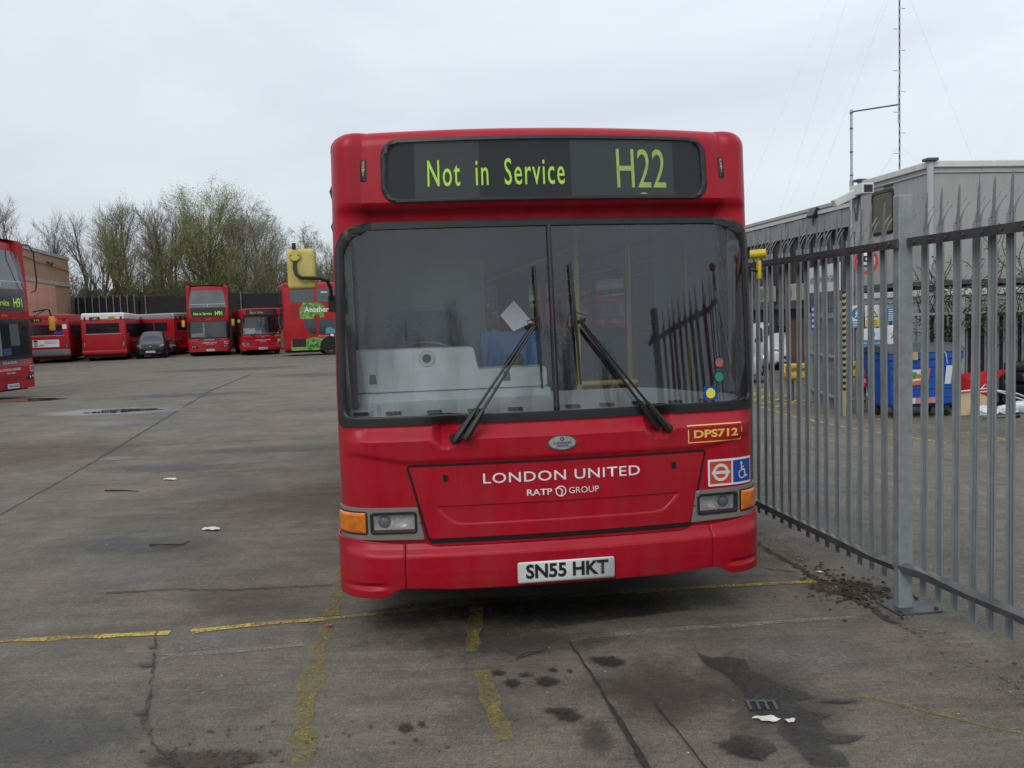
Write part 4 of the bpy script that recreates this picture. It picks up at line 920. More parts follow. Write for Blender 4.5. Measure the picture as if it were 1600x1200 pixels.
for y in ys:
    if any(abs(y-p) < .06 for p in posts if p > 1 or p < -1): continue
    zz = zg(2.03)
    if pale0 is None: o = pale0 = pale_mesh().build('paling', PALE, fence, smooth=True, angle=25)
    else: o = pale0.copy(); COL.objects.link(o)
    o.location = (.0, y, zz + r_.uniform(-.008, .008)); o.rotation_euler = (r_.uniform(-.004, .004), r_.uniform(-.006, .006), r_.uniform(-.02, .02))
for p in posts:
    mb = MB(); mb.bx(-.095, -.008, p-.032, p+.032, .0, 2.40); mb.build('fence_post', STEEL, fence, bevel=.006)
    mb = MB(); mb.bx(-.155, .12, p-.13, p+.13, .0, .012)
    for a, b_ in ((-.13, -.10), (-.13, .10), (.095, -.10), (.095, .10)): mb.cyl((a, p+b_, .012), (a, p+b_, .03), .013, 6)
    mb.build('base_plate', STEELD, fence, bevel=.002)
    mb = MB(); mb.bx(-.118, -.105, p-.05, p+.05, 2.10, 2.15); mb.cyl((-.13, p+.03, 2.125), (-.118, p+.03, 2.125), .012, 6); mb.build('rail_cleat', STEELD, fence)
rail('top_rail', fence, [(-.052, -3.0, 2.09), (-.052, .0, 2.105)], RAILM); rail('top_rail', fence, [(-.052, .075, 2.105), (-.052, 2.76, 2.11), (-.052, 11.5, 2.13)], RAILM)
rail('bottom_rail', fence, [(-.058, -3.0, .27, .1), (-.058, -2.0, .27, .2), (-.06, -1.0, .245, .35), (-.075, -.60, .245, .55), (-.07, -.38, .235, .30), (-.055, -.15, .225, .1), (-.09, .02, .222, .3)], RAILB, .045)
rail('bottom_rail', fence, [(-.09, .06, .220, .5), (-.085, .32, .205, .6), (-.06, .50, .185, .25), (-.052, .9, .175, 0), (-.052, 2.7, .17, 0), (-.052, 11.5, .17, 0)], RAILB, .045)
for i, y in enumerate(sorted(ys)):
    if -1.9 < y < 3.2 and not .0 < y < .15:
        mb = MB(); mb.cyl((-.062, y, 2.128), (-.050, y, 2.128), .008, 6); mb.build('rail_bolt', STEELD, fence)
# ------------------------------------------------------------------ cars and vans
def make_car(name, label, loc, rz, mat, kind='mpv', group=None, plate='', cat='car', dark=None):
    o = thing(name, label, cat, loc, rz, group)
    # stations: y, half width, bottom, belt, top, half width at top
    if kind == 'mpv': st = [(0, .62, .30, .58, .62, .60), (.08, .80, .22, .70, .78, .66), (.35, .87, .20, .78, .90, .70), (.95, .88, .20, .92, 1.04, .70), (1.75, .88, .20, .96, 1.54, .60), (2.3, .88, .20, .98, 1.62, .62), (3.3, .88, .20, 1.0, 1.62, .62), (3.95, .86, .22, 1.02, 1.50, .58), (4.2, .80, .26, 1.0, 1.08, .66), (4.28, .70, .32, .8, .85, .60)]; wi, wo, ri, ro, xr = 3, 4, 7, 8, (.75, 3.45)
    elif kind == 'hatch': st = [(0, .58, .28, .52, .56, .55), (.08, .76, .20, .62, .68, .62), (.35, .83, .18, .70, .78, .66), (1.05, .84, .18, .86, .94, .68), (1.85, .84, .18, .90, 1.36, .56), (2.4, .84, .18, .92, 1.44, .58), (3.1, .84, .18, .94, 1.42, .57), (3.7, .80, .22, .95, 1.20, .55), (3.95, .74, .28, .90, .97, .60), (4.0, .62, .34, .7, .75, .5)]; wi, wo, ri, ro, xr = 3, 4, 6, 8, (.75, 3.2)
    elif kind == '4x4': st = [(0, .66, .42, .78, .86, .62), (.08, .84, .34, .90, 1.0, .70), (.35, .88, .32, .98, 1.06, .74), (1.15, .89, .32, 1.08, 1.12, .76), (1.6, .89, .32, 1.1, 1.70, .68), (2.2, .89, .32, 1.1, 1.76, .70), (3.6, .89, .32, 1.1, 1.76, .70), (4.1, .88, .34, 1.1, 1.70, .68), (4.3, .84, .38, 1.08, 1.15, .72), (4.36, .76, .45, .9, .95, .6)]; wi, wo, ri, ro, xr = 3, 4, 7, 8, (.85, 3.5)
    else: st = [(0, .60, .28, .60, .66, .58), (.10, .80, .20, .72, .80, .66), (.40, .87, .18, .82, .92, .72), (.95, .88, .18, .95, 1.06, .74), (1.55, .88, .18, 1.02, 1.72, .68), (2.1, .88, .18, 1.04, 1.80, .72), (3.3, .88, .18, 1.04, 1.80, .74), (4.1, .88, .18, 1.04, 1.78, .74), (4.22, .86, .22, 1.04, 1.5, .78), (4.26, .82, .26, .9, 1.0, .76)]; wi, wo, ri, ro, xr = 3, 4, 7, 8, (.8, 3.4)
    def sec(s_):
        y, hw, zb, zl, zt, tw = s_
        h = [(hw*.80, zb), (hw*.96, zb+.05), (hw, zb+(zl-zb)*.45), (hw*.985, zl-.03), (hw*.95, zl), (tw+(hw*.95-tw)*.12, zl+(zt-zl)*.86), (tw*.88, zt-.005), (tw*.5, zt+.018)]
        return [(x, y, z) for x, z in h] + [(-x, y, z) for x, z in h[::-1]]
    mb = MB(); v = []
    for s_ in st: v += sec(s_)
    n_ = 16; k = len(st)
    mb.add(v, [(i*n_+j, i*n_+(j+1) % n_, (i+1)*n_+(j+1) % n_, (i+1)*n_+j) for i in range(k-1) for j in range(n_)] + [tuple(range(n_))[::-1], tuple((k-1)*n_+j for j in range(n_))])
    b = mb.build('body', mat, o, True, angle=0); md = b.modifiers.new('s', 'SUBSURF'); md.levels = 1; md.render_levels = 1
    G = M('car_glass', (0.030, 0.036, 0.040), 0.04, var=.3, spec=.9)
    A, B = st[wi], st[wo]
    def quad(nm, pts, off, m_=G):
        mb = MB(); mb.add(pts, [(0, 1, 2, 3)]); q = mb.build(nm, m_, o); md = q.modifiers.new('s', 'SOLIDIFY'); md.thickness = .012; md.offset = 0; return q
    ya, za, yb, zb_ = A[0]+.06, A[4]+.025, B[0]-.02, B[4]-.05
    quad('windscreen', [(-A[1]*.80, ya-.03, za), (A[1]*.80, ya-.03, za), (B[5]*.92, yb-.045, zb_), (-B[5]*.92, yb-.045, zb_)], 0)
    C, D = st[ri], st[ro]
    quad('rear_window', [(-D[1]*.74, D[0]+.02, D[4]), (D[1]*.74, D[0]+.02, D[4]), (C[5]*.9, C[0]+.08, C[4]-.06), (-C[5]*.9, C[0]+.08, C[4]-.06)], 0)
    for sg in (-1, 1):
        z0, z1 = B[3]+.04, B[4]-.12
        yy = [(A[0]+.30, B[0]+.15, B[0]+.75), ] if kind == 'van' else [(A[0]+.35, B[0]+.1, (B[0]+C[0])/2-.05), ((B[0]+C[0])/2+.02, (B[0]+C[0])/2+.02, C[0]-.05)]
        for (y_0, y_1, y_2) in yy:
            quad('side_window', [(sg*(B[1]*.955), y_0, z0), (sg*(B[1]*.955), y_2, z0), (sg*(B[5]+.085), y_2, z1), (sg*(B[5]+.085), y_1, z1)], 0)
        mb = MB(); mb.box((sg*(B[1]+.12), A[0]+.45, B[3]+.10), (.20, .10, .15)); mb.build('wing_mirror', BLKPL, o, bevel=.03)
        for yw in xr:
            w_ = wheel(o, sg*(B[1]-.10), yw, .31 if kind != '4x4' else .37, .20, sg, False)
        mb = MB(); mb.prism(roundpoly([(0, .0), (.26, .03), (.28, .15), (.04, .13)], .03), lambda u, v, t: (sg*(.50+u*.95), .04 + u*.42 - t + .02, A[3]-.24+v-.10*(kind == 'hatch')), 0, .03)
        mb.build('headlight', M('car_headlight', (.55, .58, .60), .12, metal=.6, var=.2), o, bevel=.01)
    zc = st[1][2]
    mb = MB(); mb.box((0, -.005, zc+.30), (.80, .03, .10)); mb.build('grille', BLKPL, o, bevel=.01)
    mb = MB(); mb.box((0, .0, zc+.08), (1.25, .05, .12)); mb.build('lower_intake', BLKPL, o, bevel=.02)
    np_ = empty('number_plate', (0, -.03, zc+.19), 0, o); mb = MB(); mb.box((0, 0, 0), (.52, .012, .11)); mb.build('plate', PLATEW, np_)
    if plate: decal('registration', text2d(plate, -.22, .22, -.035, .035, .01), flat_xz(-.008), INKB, np_, .002)
    return o
SILV = M('silver_paint', (0.50, 0.53, 0.56), .35, metal=.2, var=.05)
van = make_car('van', 'silver panel van beyond the steel fence with its nose towards the yellow barrier', W(11.1, 23.0, -.55), YAW + R(62), SILV, 'van', plate='LK04 OVU', cat='van')
make_car('van', 'white van seen through the bars of the grey gate', W(14.2, 27.5, -.55), YAW + R(-10), M('white_paint', (.6, .62, .63), .35, var=.05), 'van', cat='van')

# ------------------------------------------------------------------ the compound beyond the fence
CABIN = M('cabin_grey', (0.33, 0.335, 0.322), .6, var=.07, vscale=1.5, bump=.1, bscale=14)
TRIM = M('cabin_trim', (0.58, 0.59, 0.57), .5, var=.08)
TRIMG = M('cabin_edge', (0.36, 0.37, 0.38), .45, metal=.2, var=.1)
CX, CY = 11.45, 14.5
for nm, z0, z1, lab in (('portable_cabin', 2.20, 5.00, 'upper grey site cabin with a shuttered window, stacked behind the fence'), ('portable_cabin', -.58, 2.10, 'lower grey site cabin carrying the other cabin, half hidden by a creeper')):
    c = thing(nm, lab, 'cabin', W(CX, CY, z0), YAW, 'stacked site cabins'); h = z1-z0
    mb = MB(); mb.bx(.0, 9.6, .0, 3.0, .10, h-.14); mb.build('wall_panel', CABIN, c, bevel=.01)
    mb = MB(); mb.bx(-.05, 9.65, -.05, 3.05, h-.15, h); mb.build('roof_edge', TRIM, c, bevel=.02)
    mb = MB(); mb.bx(-.03, 9.63, -.03, 3.03, h-.27, h-.235); mb.build('roof_bead', TRIMG, c)
    mb = MB(); mb.bx(-.04, 9.64, -.04, 3.04, .0, .10); mb.build('base_frame', TRIM if z0 < 0 else STEELD, c)
    for x, y in ((-.03, -.03), (-.03, 3.03), (9.63, -.03)):
        mb = MB(); mb.cyl((x, y, .0), (x, y, h-.02), .075, 12); mb.build('corner_post', M('post_pale', (.40, .41, .43), .45, var=.08), c, True)
        mb = MB(); mb.bx(x-.13, x+.13, y-.13, y+.13, h-.015, h+.05); mb.build('corner_cap', STEELD, c, bevel=.01)
    for k in range(1, 8):
        mb = MB(); mb.bx(1.2*k-.004, 1.2*k+.004, -.006, .0, .15, h-.30); mb.build('panel_joint', M('joint_grey', (.12, .115, .105), .7), c)
    if z0 > 0:
        wn_ = empty('window', (0, 2.0, 1.88), 0, c)
        fx = lambda u, v, t=0.0: Vector((-.005-t, u, v))
        decal('window_frame', ring(rrect(-.50, .50, -.55, .55, .12), rrect(-.42, .42, -.47, .47, .09)), fx, BLACK, wn_, .02, thick=.02)
        mb = MB()
        for k in range(25): mb.box((-.012, 0, -.45+.037*k), (.010, .86, .030))
        mb.build('shutter', M('shutter_slats', (.13, .12, .085), .6, var=.1), wn_)
        mb = MB(); mb.bx(-.03, -.01, 1.55, 1.95, 2.48, 2.51); mb.build('vent_slot', BLACK, c)
# antenna pole with a folded dipole beside the cabins
an = thing('aerial_pole', 'thin pale pole with a side arm and a looped aerial beside the cabins', 'aerial', W(11.3, 17.75, -.58), YAW)
mb = MB(); mb.cyl((0, 0, 0), (0, 0, 5.65), .055, 10); mb.cyl((0, 0, 5.6), (0, 0, 7.45), .034, 10)
mb.build('pole', M('pole_pale', (.42, .42, .45), .4, metal=.3), an, True)
for z in (5.75, 6.35, 6.95, 7.35):
    mb = MB(); mb.cyl((0, 0, z), (0, 0, z+.03), .045, 10); mb.build('clamp', STEELD, an)
mb = MB(); mb.tube([(0, 0, 7.38), (.05, -.01, 7.40), (1.08, -.45, 7.48)], .02, 6); mb.build('side_arm', STEELD, an, True)
mb = MB(); c = Vector((1.06, -.45, 7.48)); lp = [c+Vector(p) for p in [(-.025, 0, -.46), (-.025, 0, .46), (0, 0, .48), (.025, 0, .46), (.025, 0, -.46), (0, 0, -.48)]]; mb.tube(lp, .008, 5, closed=True); mb.build('aerial_loop', STEEL, an, True)
# tall guyed mast behind
ms = thing('radio_mast', 'tall thin guyed radio mast rising behind the site cabins out of the picture', 'mast', W(22.1, 33.5, -.6), YAW + .1)
mb = MB(); HM = 26.0
for a in (0, 2.09, 4.19): mb.cyl((.030*math.cos(a), .030*math.sin(a), 0), (.030*math.cos(a), .030*math.sin(a), HM), .011, 5)
mb.build('mast_pole', M('mast_blue_grey', (.10, .11, .15), .5, metal=.3), ms)
mb = MB()
for k in range(int(HM/.35)):
    z = .35*k
    for a, b_ in ((0, 2.09), (2.09, 4.19), (4.19, 0)): mb.tube([(.030*math.cos(a), .030*math.sin(a), z), (.030*math.cos(b_), .030*math.sin(b_), z+.35)], .008, 3)
mb.build('lattice', M('mast_blue_grey2', (.12, .13, .17), .5, metal=.3), ms)
mb = MB()
for k in range(int(HM/.9)):
    z = 1+.9*k; mb.cyl((-.30 if k % 2 else .10, 0, z), (-.10 if k % 2 else .30, 0, z), .014, 4)
mb.build('step', STEELD, ms)
WIRE = M('wire_grey', (.6, .63, .66), .5)
for i, (z, dx, dy) in enumerate([(9.5, -9, -3), (17, -11, -3), (23, -13, -4), (9.5, 9, -3), (17, 11, 3), (9.5, -2.0, 9), (17, -2.6, 9), (23, -3, 10)]):
    mb = MB(); mb.tube([(0, 0, z), (dx*.5, dy*.5, z*.5-.25), (dx, dy, 0)], .0028, 3); mb.build('guy_wire', WIRE, ms)

# depot building
ROOFM = M('corrugated_roof', (0.13, 0.125, 0.115), .8, var=.2, vscale=3, stretch=(1, .3, 1))
db = thing('depot_building', 'long low depot building with a grey sloping roof and dark bays behind the fence', 'building', W(14.0, 22.0, -.6), YAW)
mb = MB()
for k in range(60): mb.bx(0.0 if k % 2 else -.025, .2, .7*k, .7*k+.7, 4.95, 5.55)
mb.build('cladding', M('cladding_grey', (.24, .25, .25), .6, var=.12), db)
mb = MB(); mb.bx(-.06, .10, 0, 42, 5.56, 5.68); mb.build('gutter', M('gutter_white', (.50, .51, .50), .5, var=.1), db)
mb = MB(); mb.add([(0.0, 0, 5.75), (0.0, 42, 5.75), (3.4, 42, 6.65), (3.4, 0, 6.65)], [(0, 1, 2, 3)])
o = mb.build('roof', ROOFM, db); md = o.modifiers.new('s', 'SOLIDIFY'); md.thickness = .12; md.offset = 1
mb = MB(); mb.bx(3.4, 9.0, 0, 42, 0, 6.60); mb.build('rear_wall', M('wall_dark_grey', (.10, .10, .10), .8), db)
mb = MB(); mb.bx(.22, .40, 0, 42, 2.9, 4.95); mb.build('dark_cladding', M('dark_bay', (.030, .033, .036), .5, var=.3, vscale=2), db)
mb = MB()
for k in range(53): mb.bx(.14, .215, .8*k, .8*k+.09, 2.9, 4.95)
mb.build('cladding_rib', M('rib_grey', (.10, .105, .11), .6), db)
mb = MB(); mb.bx(.20, .5, 0, 42, 1.7, 2.35); mb.bx(1.2, 1.4, 0, 42, 0, 1.7); mb.build('bay_void', M('bay_black', (.018, .016, .015), .9), db)
mb = MB(); mb.bx(.05, .6, 0, 42, 2.36, 2.9); mb.build('lintel', M('lintel_grey', (.09, .095, .10), .7, var=.2), db)
BRK = M('brown_brick', (0.105, 0.050, 0.030), .9, var=.35, vscale=9)
for k in range(5):
    mb = MB(); mb.bx(.10, 1.2, 1.0+8*k, 5.6+8*k, 0, 1.95); mb.build('brick_wall', BRK, db)
for k, yy in enumerate((4.4, 6.9, 10.5, 13.5)):
    ac = thing('air_conditioner', ['beige air conditioner box under the depot roof, nearest the cabins', 'beige air conditioner box second from the cabins', 'beige air conditioner box third from the cabins', 'beige air conditioner box farthest along the depot wall'][k], 'air conditioner', W(13.6, 22.0+yy, 2.05), YAW, 'air conditioners on the depot wall')
    mb = MB(); mb.bx(-.0, .40, -.42, .42, 0, .60); mb.build('casing', M('beige_casing', (.36, .34, .27), .5, var=.1), ac, bevel=.02)
    mb = MB(); mb.lathe([(.001, -.012), (.22, -.012), (.24, .0)], (-.0, .08, .3), 'X', 18); mb.build('fan_grille', M('grille_brown', (.16, .15, .11), .6), ac)
fl = thing('floodlight', 'small square floodlight on a short bracket above the fence spikes', 'floodlight', W(13.9, 25.2, 4.6), YAW)
mb = MB(); mb.box((0, 0, .45), (.16, .50, .34), Matrix.Rotation(.5, 3, 'Y')); mb.build('lamp_housing', BLKPL, fl, bevel=.02); mb = MB(); mb.cyl((0, 0, 0), (0, 0, .3), .03, 6); mb.build('bracket', STEELD, fl)
# second palisade fence and gate
zc = -.55
f2 = thing('palisade_fence', 'far palisade fence running behind the blue wheeled bin and the signs', 'fence', W(8.70, 13.62, zc), YAW)
pm = pale_mesh(); pale2 = pm.build('paling', PALE, f2, smooth=True, angle=25); pale2.rotation_euler = (0, 0, R(90)); pale2.location = (.2, 0, 0)
for k in range(1, 52):
    if k in (18, 36): continue
    c = pale2.copy(); COL.objects.link(c); c.location = (.2+.15*k, 0, 0)
for x in (0, 2.85, 5.6):
    mb = MB(); mb.bx(x-.06, x+.06, -.14, -.03, 0, 2.45); mb.build('fence_post', STEEL, f2, bevel=.006)
for z in (.3, 2.08):
    mb = MB(); mb.bx(0, 8, -.05, -.01, z, z+.05); mb.build('fence_rail', STEEL, f2)
gdir = math.atan2(2.7, .62) - math.pi/2
gt = thing('palisade_gate', 'grey steel gate of close bars hung beyond the fence left of the speed sign', 'gate', W(8.78, 13.45, zc), YAW + gdir)
g0 = pm.build('paling', PALE, gt, smooth=True, angle=25); g0.location = (0, .1, 0)
for k in range(1, 20): c = g0.copy(); COL.objects.link(c); c.location = (0, .1+.14*k, 0)
for z in (.3, 1.2, 2.08):
    mb = MB(); mb.bx(-.045, -.004, 0, 2.85, z, z+.06); mb.build('gate_rail', STEEL, gt)
mb = MB(); mb.bx(-.05, .01, -.03, .03, .05, 2.2); mb.build('gate_stile', STEEL, gt); mb = MB(); mb.bx(-.05, .01, 2.83, 2.89, .05, 2.2); mb.build('gate_stile', STEEL, gt)
SGN = M('sign_white', (.62, .64, .65), .45, var=.04); SBL = M('sign_blue', (.02, .17, .33), .45); SRD = M('sign_red', (.50, .03, .03), .45); SYE = M('sign_yellow', (.62, .42, .03), .45)
# depot name board on the gate
nb = thing('name_board', 'long white name board in black capitals fixed along the top of the grey gate', 'sign', W(8.78, 13.45, 2.13), YAW + gdir)
mb = MB(); mb.bx(-.075, -.055, .02, 2.75, .0, .60); mb.build('board', SGN, nb)
fb = lambda u, v, t=0.0: Vector((-.077-t, 2.75-u, v))
decal('board_lettering', text2d('HOUNSLOW HEATH GARAGE', .12, 3.2*.83, .20, .35, .004), fb, INKB, nb, .002)
# hazard striped post
hp = thing('striped_post', 'thin black and yellow striped post at the end of the grey gate', 'post', W(8.72, 13.25, zc), YAW)
mb = MB(); mb.bx(-.05, .05, -.05, .05, 0, 2.66); mb.build('post', M('post_yellow', (.42, .38, .19), .6, var=.1), hp)
mb = MB()
for k in range(17): z = .55+.128*k; a_ = [(-.053, -.053), (.053, -.053), (.053, .053), (-.053, .053)]; mb.add([(x, y, z+.06*(x > 0)+dz) for dz in (0, .062) for x, y in a_], [(0, 1, 5, 4), (1, 2, 6, 5), (2, 3, 7, 6), (3, 0, 4, 7), (0, 3, 2, 1), (4, 5, 6, 7)])
mb.build('stripe', INKB, hp)
def sgn(name, label, lx0, lx1, z0, z1, ly=13.42, k=1.038, round_=False):
    f = lambda a, c: (-.915+(a+.915)*k, 1.78+(c-1.78)*k)
    (a, c), (b, d) = f(lx0, z0), f(lx1, z1)
    t = thing(name, label, 'sign', W((a+b)/2, ly, (c+d)/2), YAW); return t, (b-a)/2, (d-c)/2
wp_ = thing('sign_pole', 'tall grey steel pole carrying the speed sign and a security camera', 'pole', W(9.13, 13.50, zc), YAW)
mb = MB(); mb.cyl((0, 0, 0), (0, 0, 4.75), .055, 12); mb.build('pole', STEEL, wp_, True); mb = MB(); mb.bx(-.08, .08, -.02, .1, 3.9, 4.7); mb.build('junction_box', STEEL, wp_, bevel=.01)
F0 = flat_xz(0)
t, hw_, hh = sgn('speed_sign', 'round white five mile an hour sign with red rim on the tall pole', 8.63, 9.16, 2.42, 2.95, 13.40)
decal('disc', fill2d([ell(0, 0, .275)]), F0, SGN, t, 0, thick=.006); decal('red_rim', ring(ell(0, 0, .275), ell(0, 0, .212)), F0, SRD, t, .003); decal('digit', text2d('5', -.075, .075, -.12, .12, .012), F0, INKB, t, .003)
t, a, b = sgn('mandatory_sign', 'blue and white walking figure sign left of the yellow warning sign', 8.56, 8.85, 1.34, 1.79)
decal('sheet', fill2d([rrect(-a, a, -b, b, .01)]), F0, SGN, t, 0, thick=.004); decal('blue_disc', fill2d([ell(0, .07, a*.82)]), F0, SBL, t, .003)
decal('walking_figure', join_shapes(fill2d([ell(.01, .15, .018, n=10)]), fill2d([[(-.01, .13), (.025, .13), (.05, .07), (.02, .08), (.02, .05), (.05, -.02), (.03, -.03), (.0, .03), (-.04, -.03), (-.055, -.02), (-.015, .06), (-.04, .04), (-.05, .05), (-.03, .10)]])), F0, SGN, t, .005)
decal('blue_text_band', fill2d([rrect(-a*.95, a*.95, -b*.95, -b*.42, .005)]), F0, SBL, t, .003)
for k in range(3):
    mb = MB(); mb.bx(-a*.7, a*.7, -.006, -.0055, -b*.56-k*.035, -b*.50-k*.035); mb.build('text_line', SGN, t)
t, a, b = sgn('warning_sign', 'yellow triangle warning sign on white above the blue notice', 8.88, 9.19, 1.345, 1.79)
decal('sheet', fill2d([rrect(-a, a, -b, b, .01)]), F0, SGN, t, 0, thick=.004); decal('triangle_edge', fill2d([roundpoly([(-a*.85, -.03), (a*.85, -.03), (0, .19)], .02)]), F0, INKB, t, .003)
decal('triangle', fill2d([roundpoly([(-a*.66, -.013), (a*.66, -.013), (0, .155)], .015)]), F0, SYE, t, .005); decal('exclamation', join_shapes(fill2d([[(-.008, .04), (.008, .04), (.012, .11), (-.012, .11)]]), fill2d([ell(0, .018, .010, n=8)])), F0, INKB, t, .007)
decal('yellow_band', fill2d([rrect(-a*.92, a*.92, -b*.93, -b*.30, .008)]), F0, SYE, t, .003)
for k in range(3):
    mb = MB(); mb.bx(-a*.7, a*.7, -.006, -.0055, -b*.50-k*.04, -b*.45-k*.04); mb.build('text_line', INKB, t)
t, a, b = sgn('visitor_notice', 'white and blue notice with a blue disc above the red caution sign', 8.80, 9.28, .80, 1.31)
decal('sheet', fill2d([rrect(-a, a, -b, b, .01)]), F0, SGN, t, 0, thick=.004); decal('blue_disc', fill2d([ell(-.02, .135, .085)]), F0, SBL, t, .003); decal('blue_panel', fill2d([rrect(-a, a, -b, .02, .01)]), F0, SBL, t, .003)
for k, s_ in enumerate(('All visitors and', 'drivers must', 'report to office')): decal('notice_text', text2d(s_, -a*.85, a*.80, -.07-k*.075, -.02-k*.075, .006), F0, SGN, t, .005)
t, a, b = sgn('caution_sign', 'tall red sign with white capitals low on the pole beside the blue bin', 8.73, 9.15, .10, .785)
decal('sheet', fill2d([rrect(-a, a, -b, b, .01)]), F0, SRD, t, 0, thick=.004)
for k, s_ in enumerate(('CAUTION', 'SPEED', 'RAMPS')): decal('sign_text', text2d(s_, -a*.88, a*.88, .10-k*.19, .21-k*.19, .006), F0, SGN, t, .003)
t, a, b = sgn('blue_notice', 'small blue notice with white lines right of the warning sign', 9.36, 9.66, 1.43, 1.73)
decal('sheet', fill2d([rrect(-a, a, -b, b, .01)]), F0, SBL, t, 0, thick=.004)
for k in range(6):
    mb = MB(); mb.bx(-a*.8, a*.8, -.006, -.0055, .10-k*.045, .118-k*.045); mb.build('text_line', SGN, t)
t, a, b = sgn('exit_notice', 'white sheet with a small black running figure beside the nearer steel post', 9.37, 9.70, .92, 1.36)
decal('sheet', fill2d([rrect(-a, a, -b, b, .03)]), F0, SGN, t, 0, thick=.004)
decal('running_figure', join_shapes(fill2d([ell(-.03, .09, .016, n=10)]), fill2d([[(-.11, .02), (-.04, .07), (.0, .03), (.03, .04), (.03, .055), (-.01, .05), (-.03, .08), (-.08, .06), (-.10, .03)]]), fill2d([[(-.05, .03), (-.02, .05), (.01, .0), (.05, -.04), (.04, -.05), (-.01, -.02), (-.05, -.03), (-.09, -.06), (-.10, -.05), (-.06, -.01)]])), F0, INKB, t, .003)
t = thing('post_sign', 'narrow vertical blue sign with white letters fixed to the bars of the gate', 'sign', W(8.95, 15.0, 1.55), YAW + gdir)
mb = MB(); mb.bx(-.09, -.075, -.22, .22, -.30, .30); mb.build('sheet', M('deep_blue', (.02, .06, .28), .45), t)
for k in range(4):
    mb = MB(); mb.bx(-.095, -.091, -.1, .1, .16-.13*k, .22-.13*k); mb.build('text_line', SGN, t)
# CCTV
WCAM = M('camera_white', (.60, .61, .61), .45, var=.05)
cv = thing('security_camera', 'white security camera housing on top of the tall sign pole', 'camera', W(8.98, 13.45, 4.05), YAW)
mb = MB(); mb.box((-.12, .02, .03), (.62, .17, .16), Matrix.Rotation(R(-24), 3, 'Y')); mb.build('side_housing', WCAM, cv, bevel=.015)
mb = MB(); mb.box((.16, -.10, .17), (.26, .55, .22)); mb.build('camera_housing', WCAM, cv, bevel=.02)
mb = MB(); mb.box((.16, -.378, .165), (.19, .01, .15)); mb.build('camera_window', BLKPL, cv)
mb = MB(); mb.tube([(.10, .0, -.45), (.13, -.02, -.15), (.15, -.05, .06)], .025, 6); mb.build('bracket', STEELD, cv, True)
mb = MB(); mb.tube([(.05, .0, .0), (.02, -.05, -.2), (.08, -.03, -.42)], .008, 5); mb.build('cable', INKB, cv, True)
# yellow crash barrier
br = thing('crash_barrier', 'yellow corrugated crash barrier on short posts beyond the grey gate', 'barrier', W(8.9, 16.9, zc), YAW - R(4))
YB2 = M('barrier_yellow', (.52, .36, .05), .5, var=.2, vscale=6)
prof = [(0, .52), (-.05, .57), (-.05, .64), (0, .69), (.02, .73), (0, .77), (-.05, .82), (-.05, .89), (0, .94)]
mb = MB(); n_ = len(prof); mb.add([(x, d, z) for x in (0, 3.4) for d, z in prof] + [(x, d+.012, z) for x in (0, 3.4) for d, z in prof], [(j, j+1, n_+j+1, n_+j) for j in range(n_-1)] + [(2*n_+j, 3*n_+j, 3*n_+j+1, 2*n_+j+1) for j in range(n_-1)] + [(0, 1+0, 2*n_+1, 2*n_)])
mb.build('beam', YB2, br, True); mb = MB(); mb.lathe([(.001, 0), (.16, .0), (.18, .05)], (.0, -.06, .73), 'X', 10); mb.build('beam_end', YB2, br)
for x in (.3, 1.7, 3.1):
    mb = MB(); mb.bx(x-.07, x+.07, .03, .13, 0, .9); mb.build('barrier_post', STEELD, br)
# blue wheeled bin
add_grime(CABIN, 0.25, (0.20, 0.19, 0.16)); add_grime(STEEL, 0.3, (0.16, 0.15, 0.14))
BINB = M('bin_blue', (0.012, 0.075, 0.36), .45, var=.12, vscale=5); BINL = M('bin_lid', (0.06, 0.065, 0.07), .6, var=.2)
bn = thing('wheeled_bin', 'large blue four-wheeled waste bin with a dark lid and an orange sticker', 'bin', W(9.98, 12.35, zc), YAW)
mb = MB(); v = []
for z, hx, y0, y1 in ((.22, .66, .14, .92), (.28, .70, .08, .98), (1.18, .80, .0, 1.05), (1.22, .82, -.03, 1.08), (1.34, .82, -.03, 1.08)): v += [(-hx, y0, z), (hx, y0, z), (hx, y1, z), (-hx, y1, z)]
mb.add(v, [(0, 3, 2, 1)] + [(i*4+j, i*4+(j+1) % 4, (i+1)*4+(j+1) % 4, (i+1)*4+j) for i in range(4) for j in range(4)]); mb.build('tub', BINB, bn, bevel=.015)
for z in (.42, .60, .86, 1.05):
    t_ = (z-.28)/.9; mb = MB(); mb.bx(-(.70+.1*t_)+.03, (.70+.1*t_)-.03, .08*(1-t_)-.018, .08*(1-t_)+.01, z, z+.022); mb.build('tub_rib', BINB, bn)
mb = MB(); mb.prism([(-.06, 1.345), (1.10, 1.345), (1.06, 1.44), (.55, 1.52), (.04, 1.46)], lambda u, v, t: (t, u, v), -.85, .85); mb.build('lid', BINL, bn, bevel=.015)
for x, y in ((-.58, .2), (.58, .2), (-.58, .85), (.58, .85)):
    mb = MB(); mb.lathe([(.001, -.03), (.09, -.03), (.10, 0), (.09, .03), (.001, .03)], (x, y, .10), 'X', 14); mb.build('castor', TYRE, bn, True)
    mb = MB(); mb.bx(x-.05, x+.05, y-.03, y+.03, .12, .26); mb.build('castor_fork', STEELD, bn)
fs_ = lambda u, v, t=0.0: Vector((u, .08*(1-(v-.28)/.9)-.02-t, v))
decal('paper_sticker', fill2d([[(-.42, .68), (-.06, .68), (-.06, 1.0), (-.42, 1.0)]]), fs_, SGN, bn, .004); decal('orange_sticker', fill2d([[(-.08, .69), (.06, .69), (.09, 1.02), (-.08, 1.01)]]), fs_, M('sticker_orange', (.62, .12, .02), .5), bn, .006)
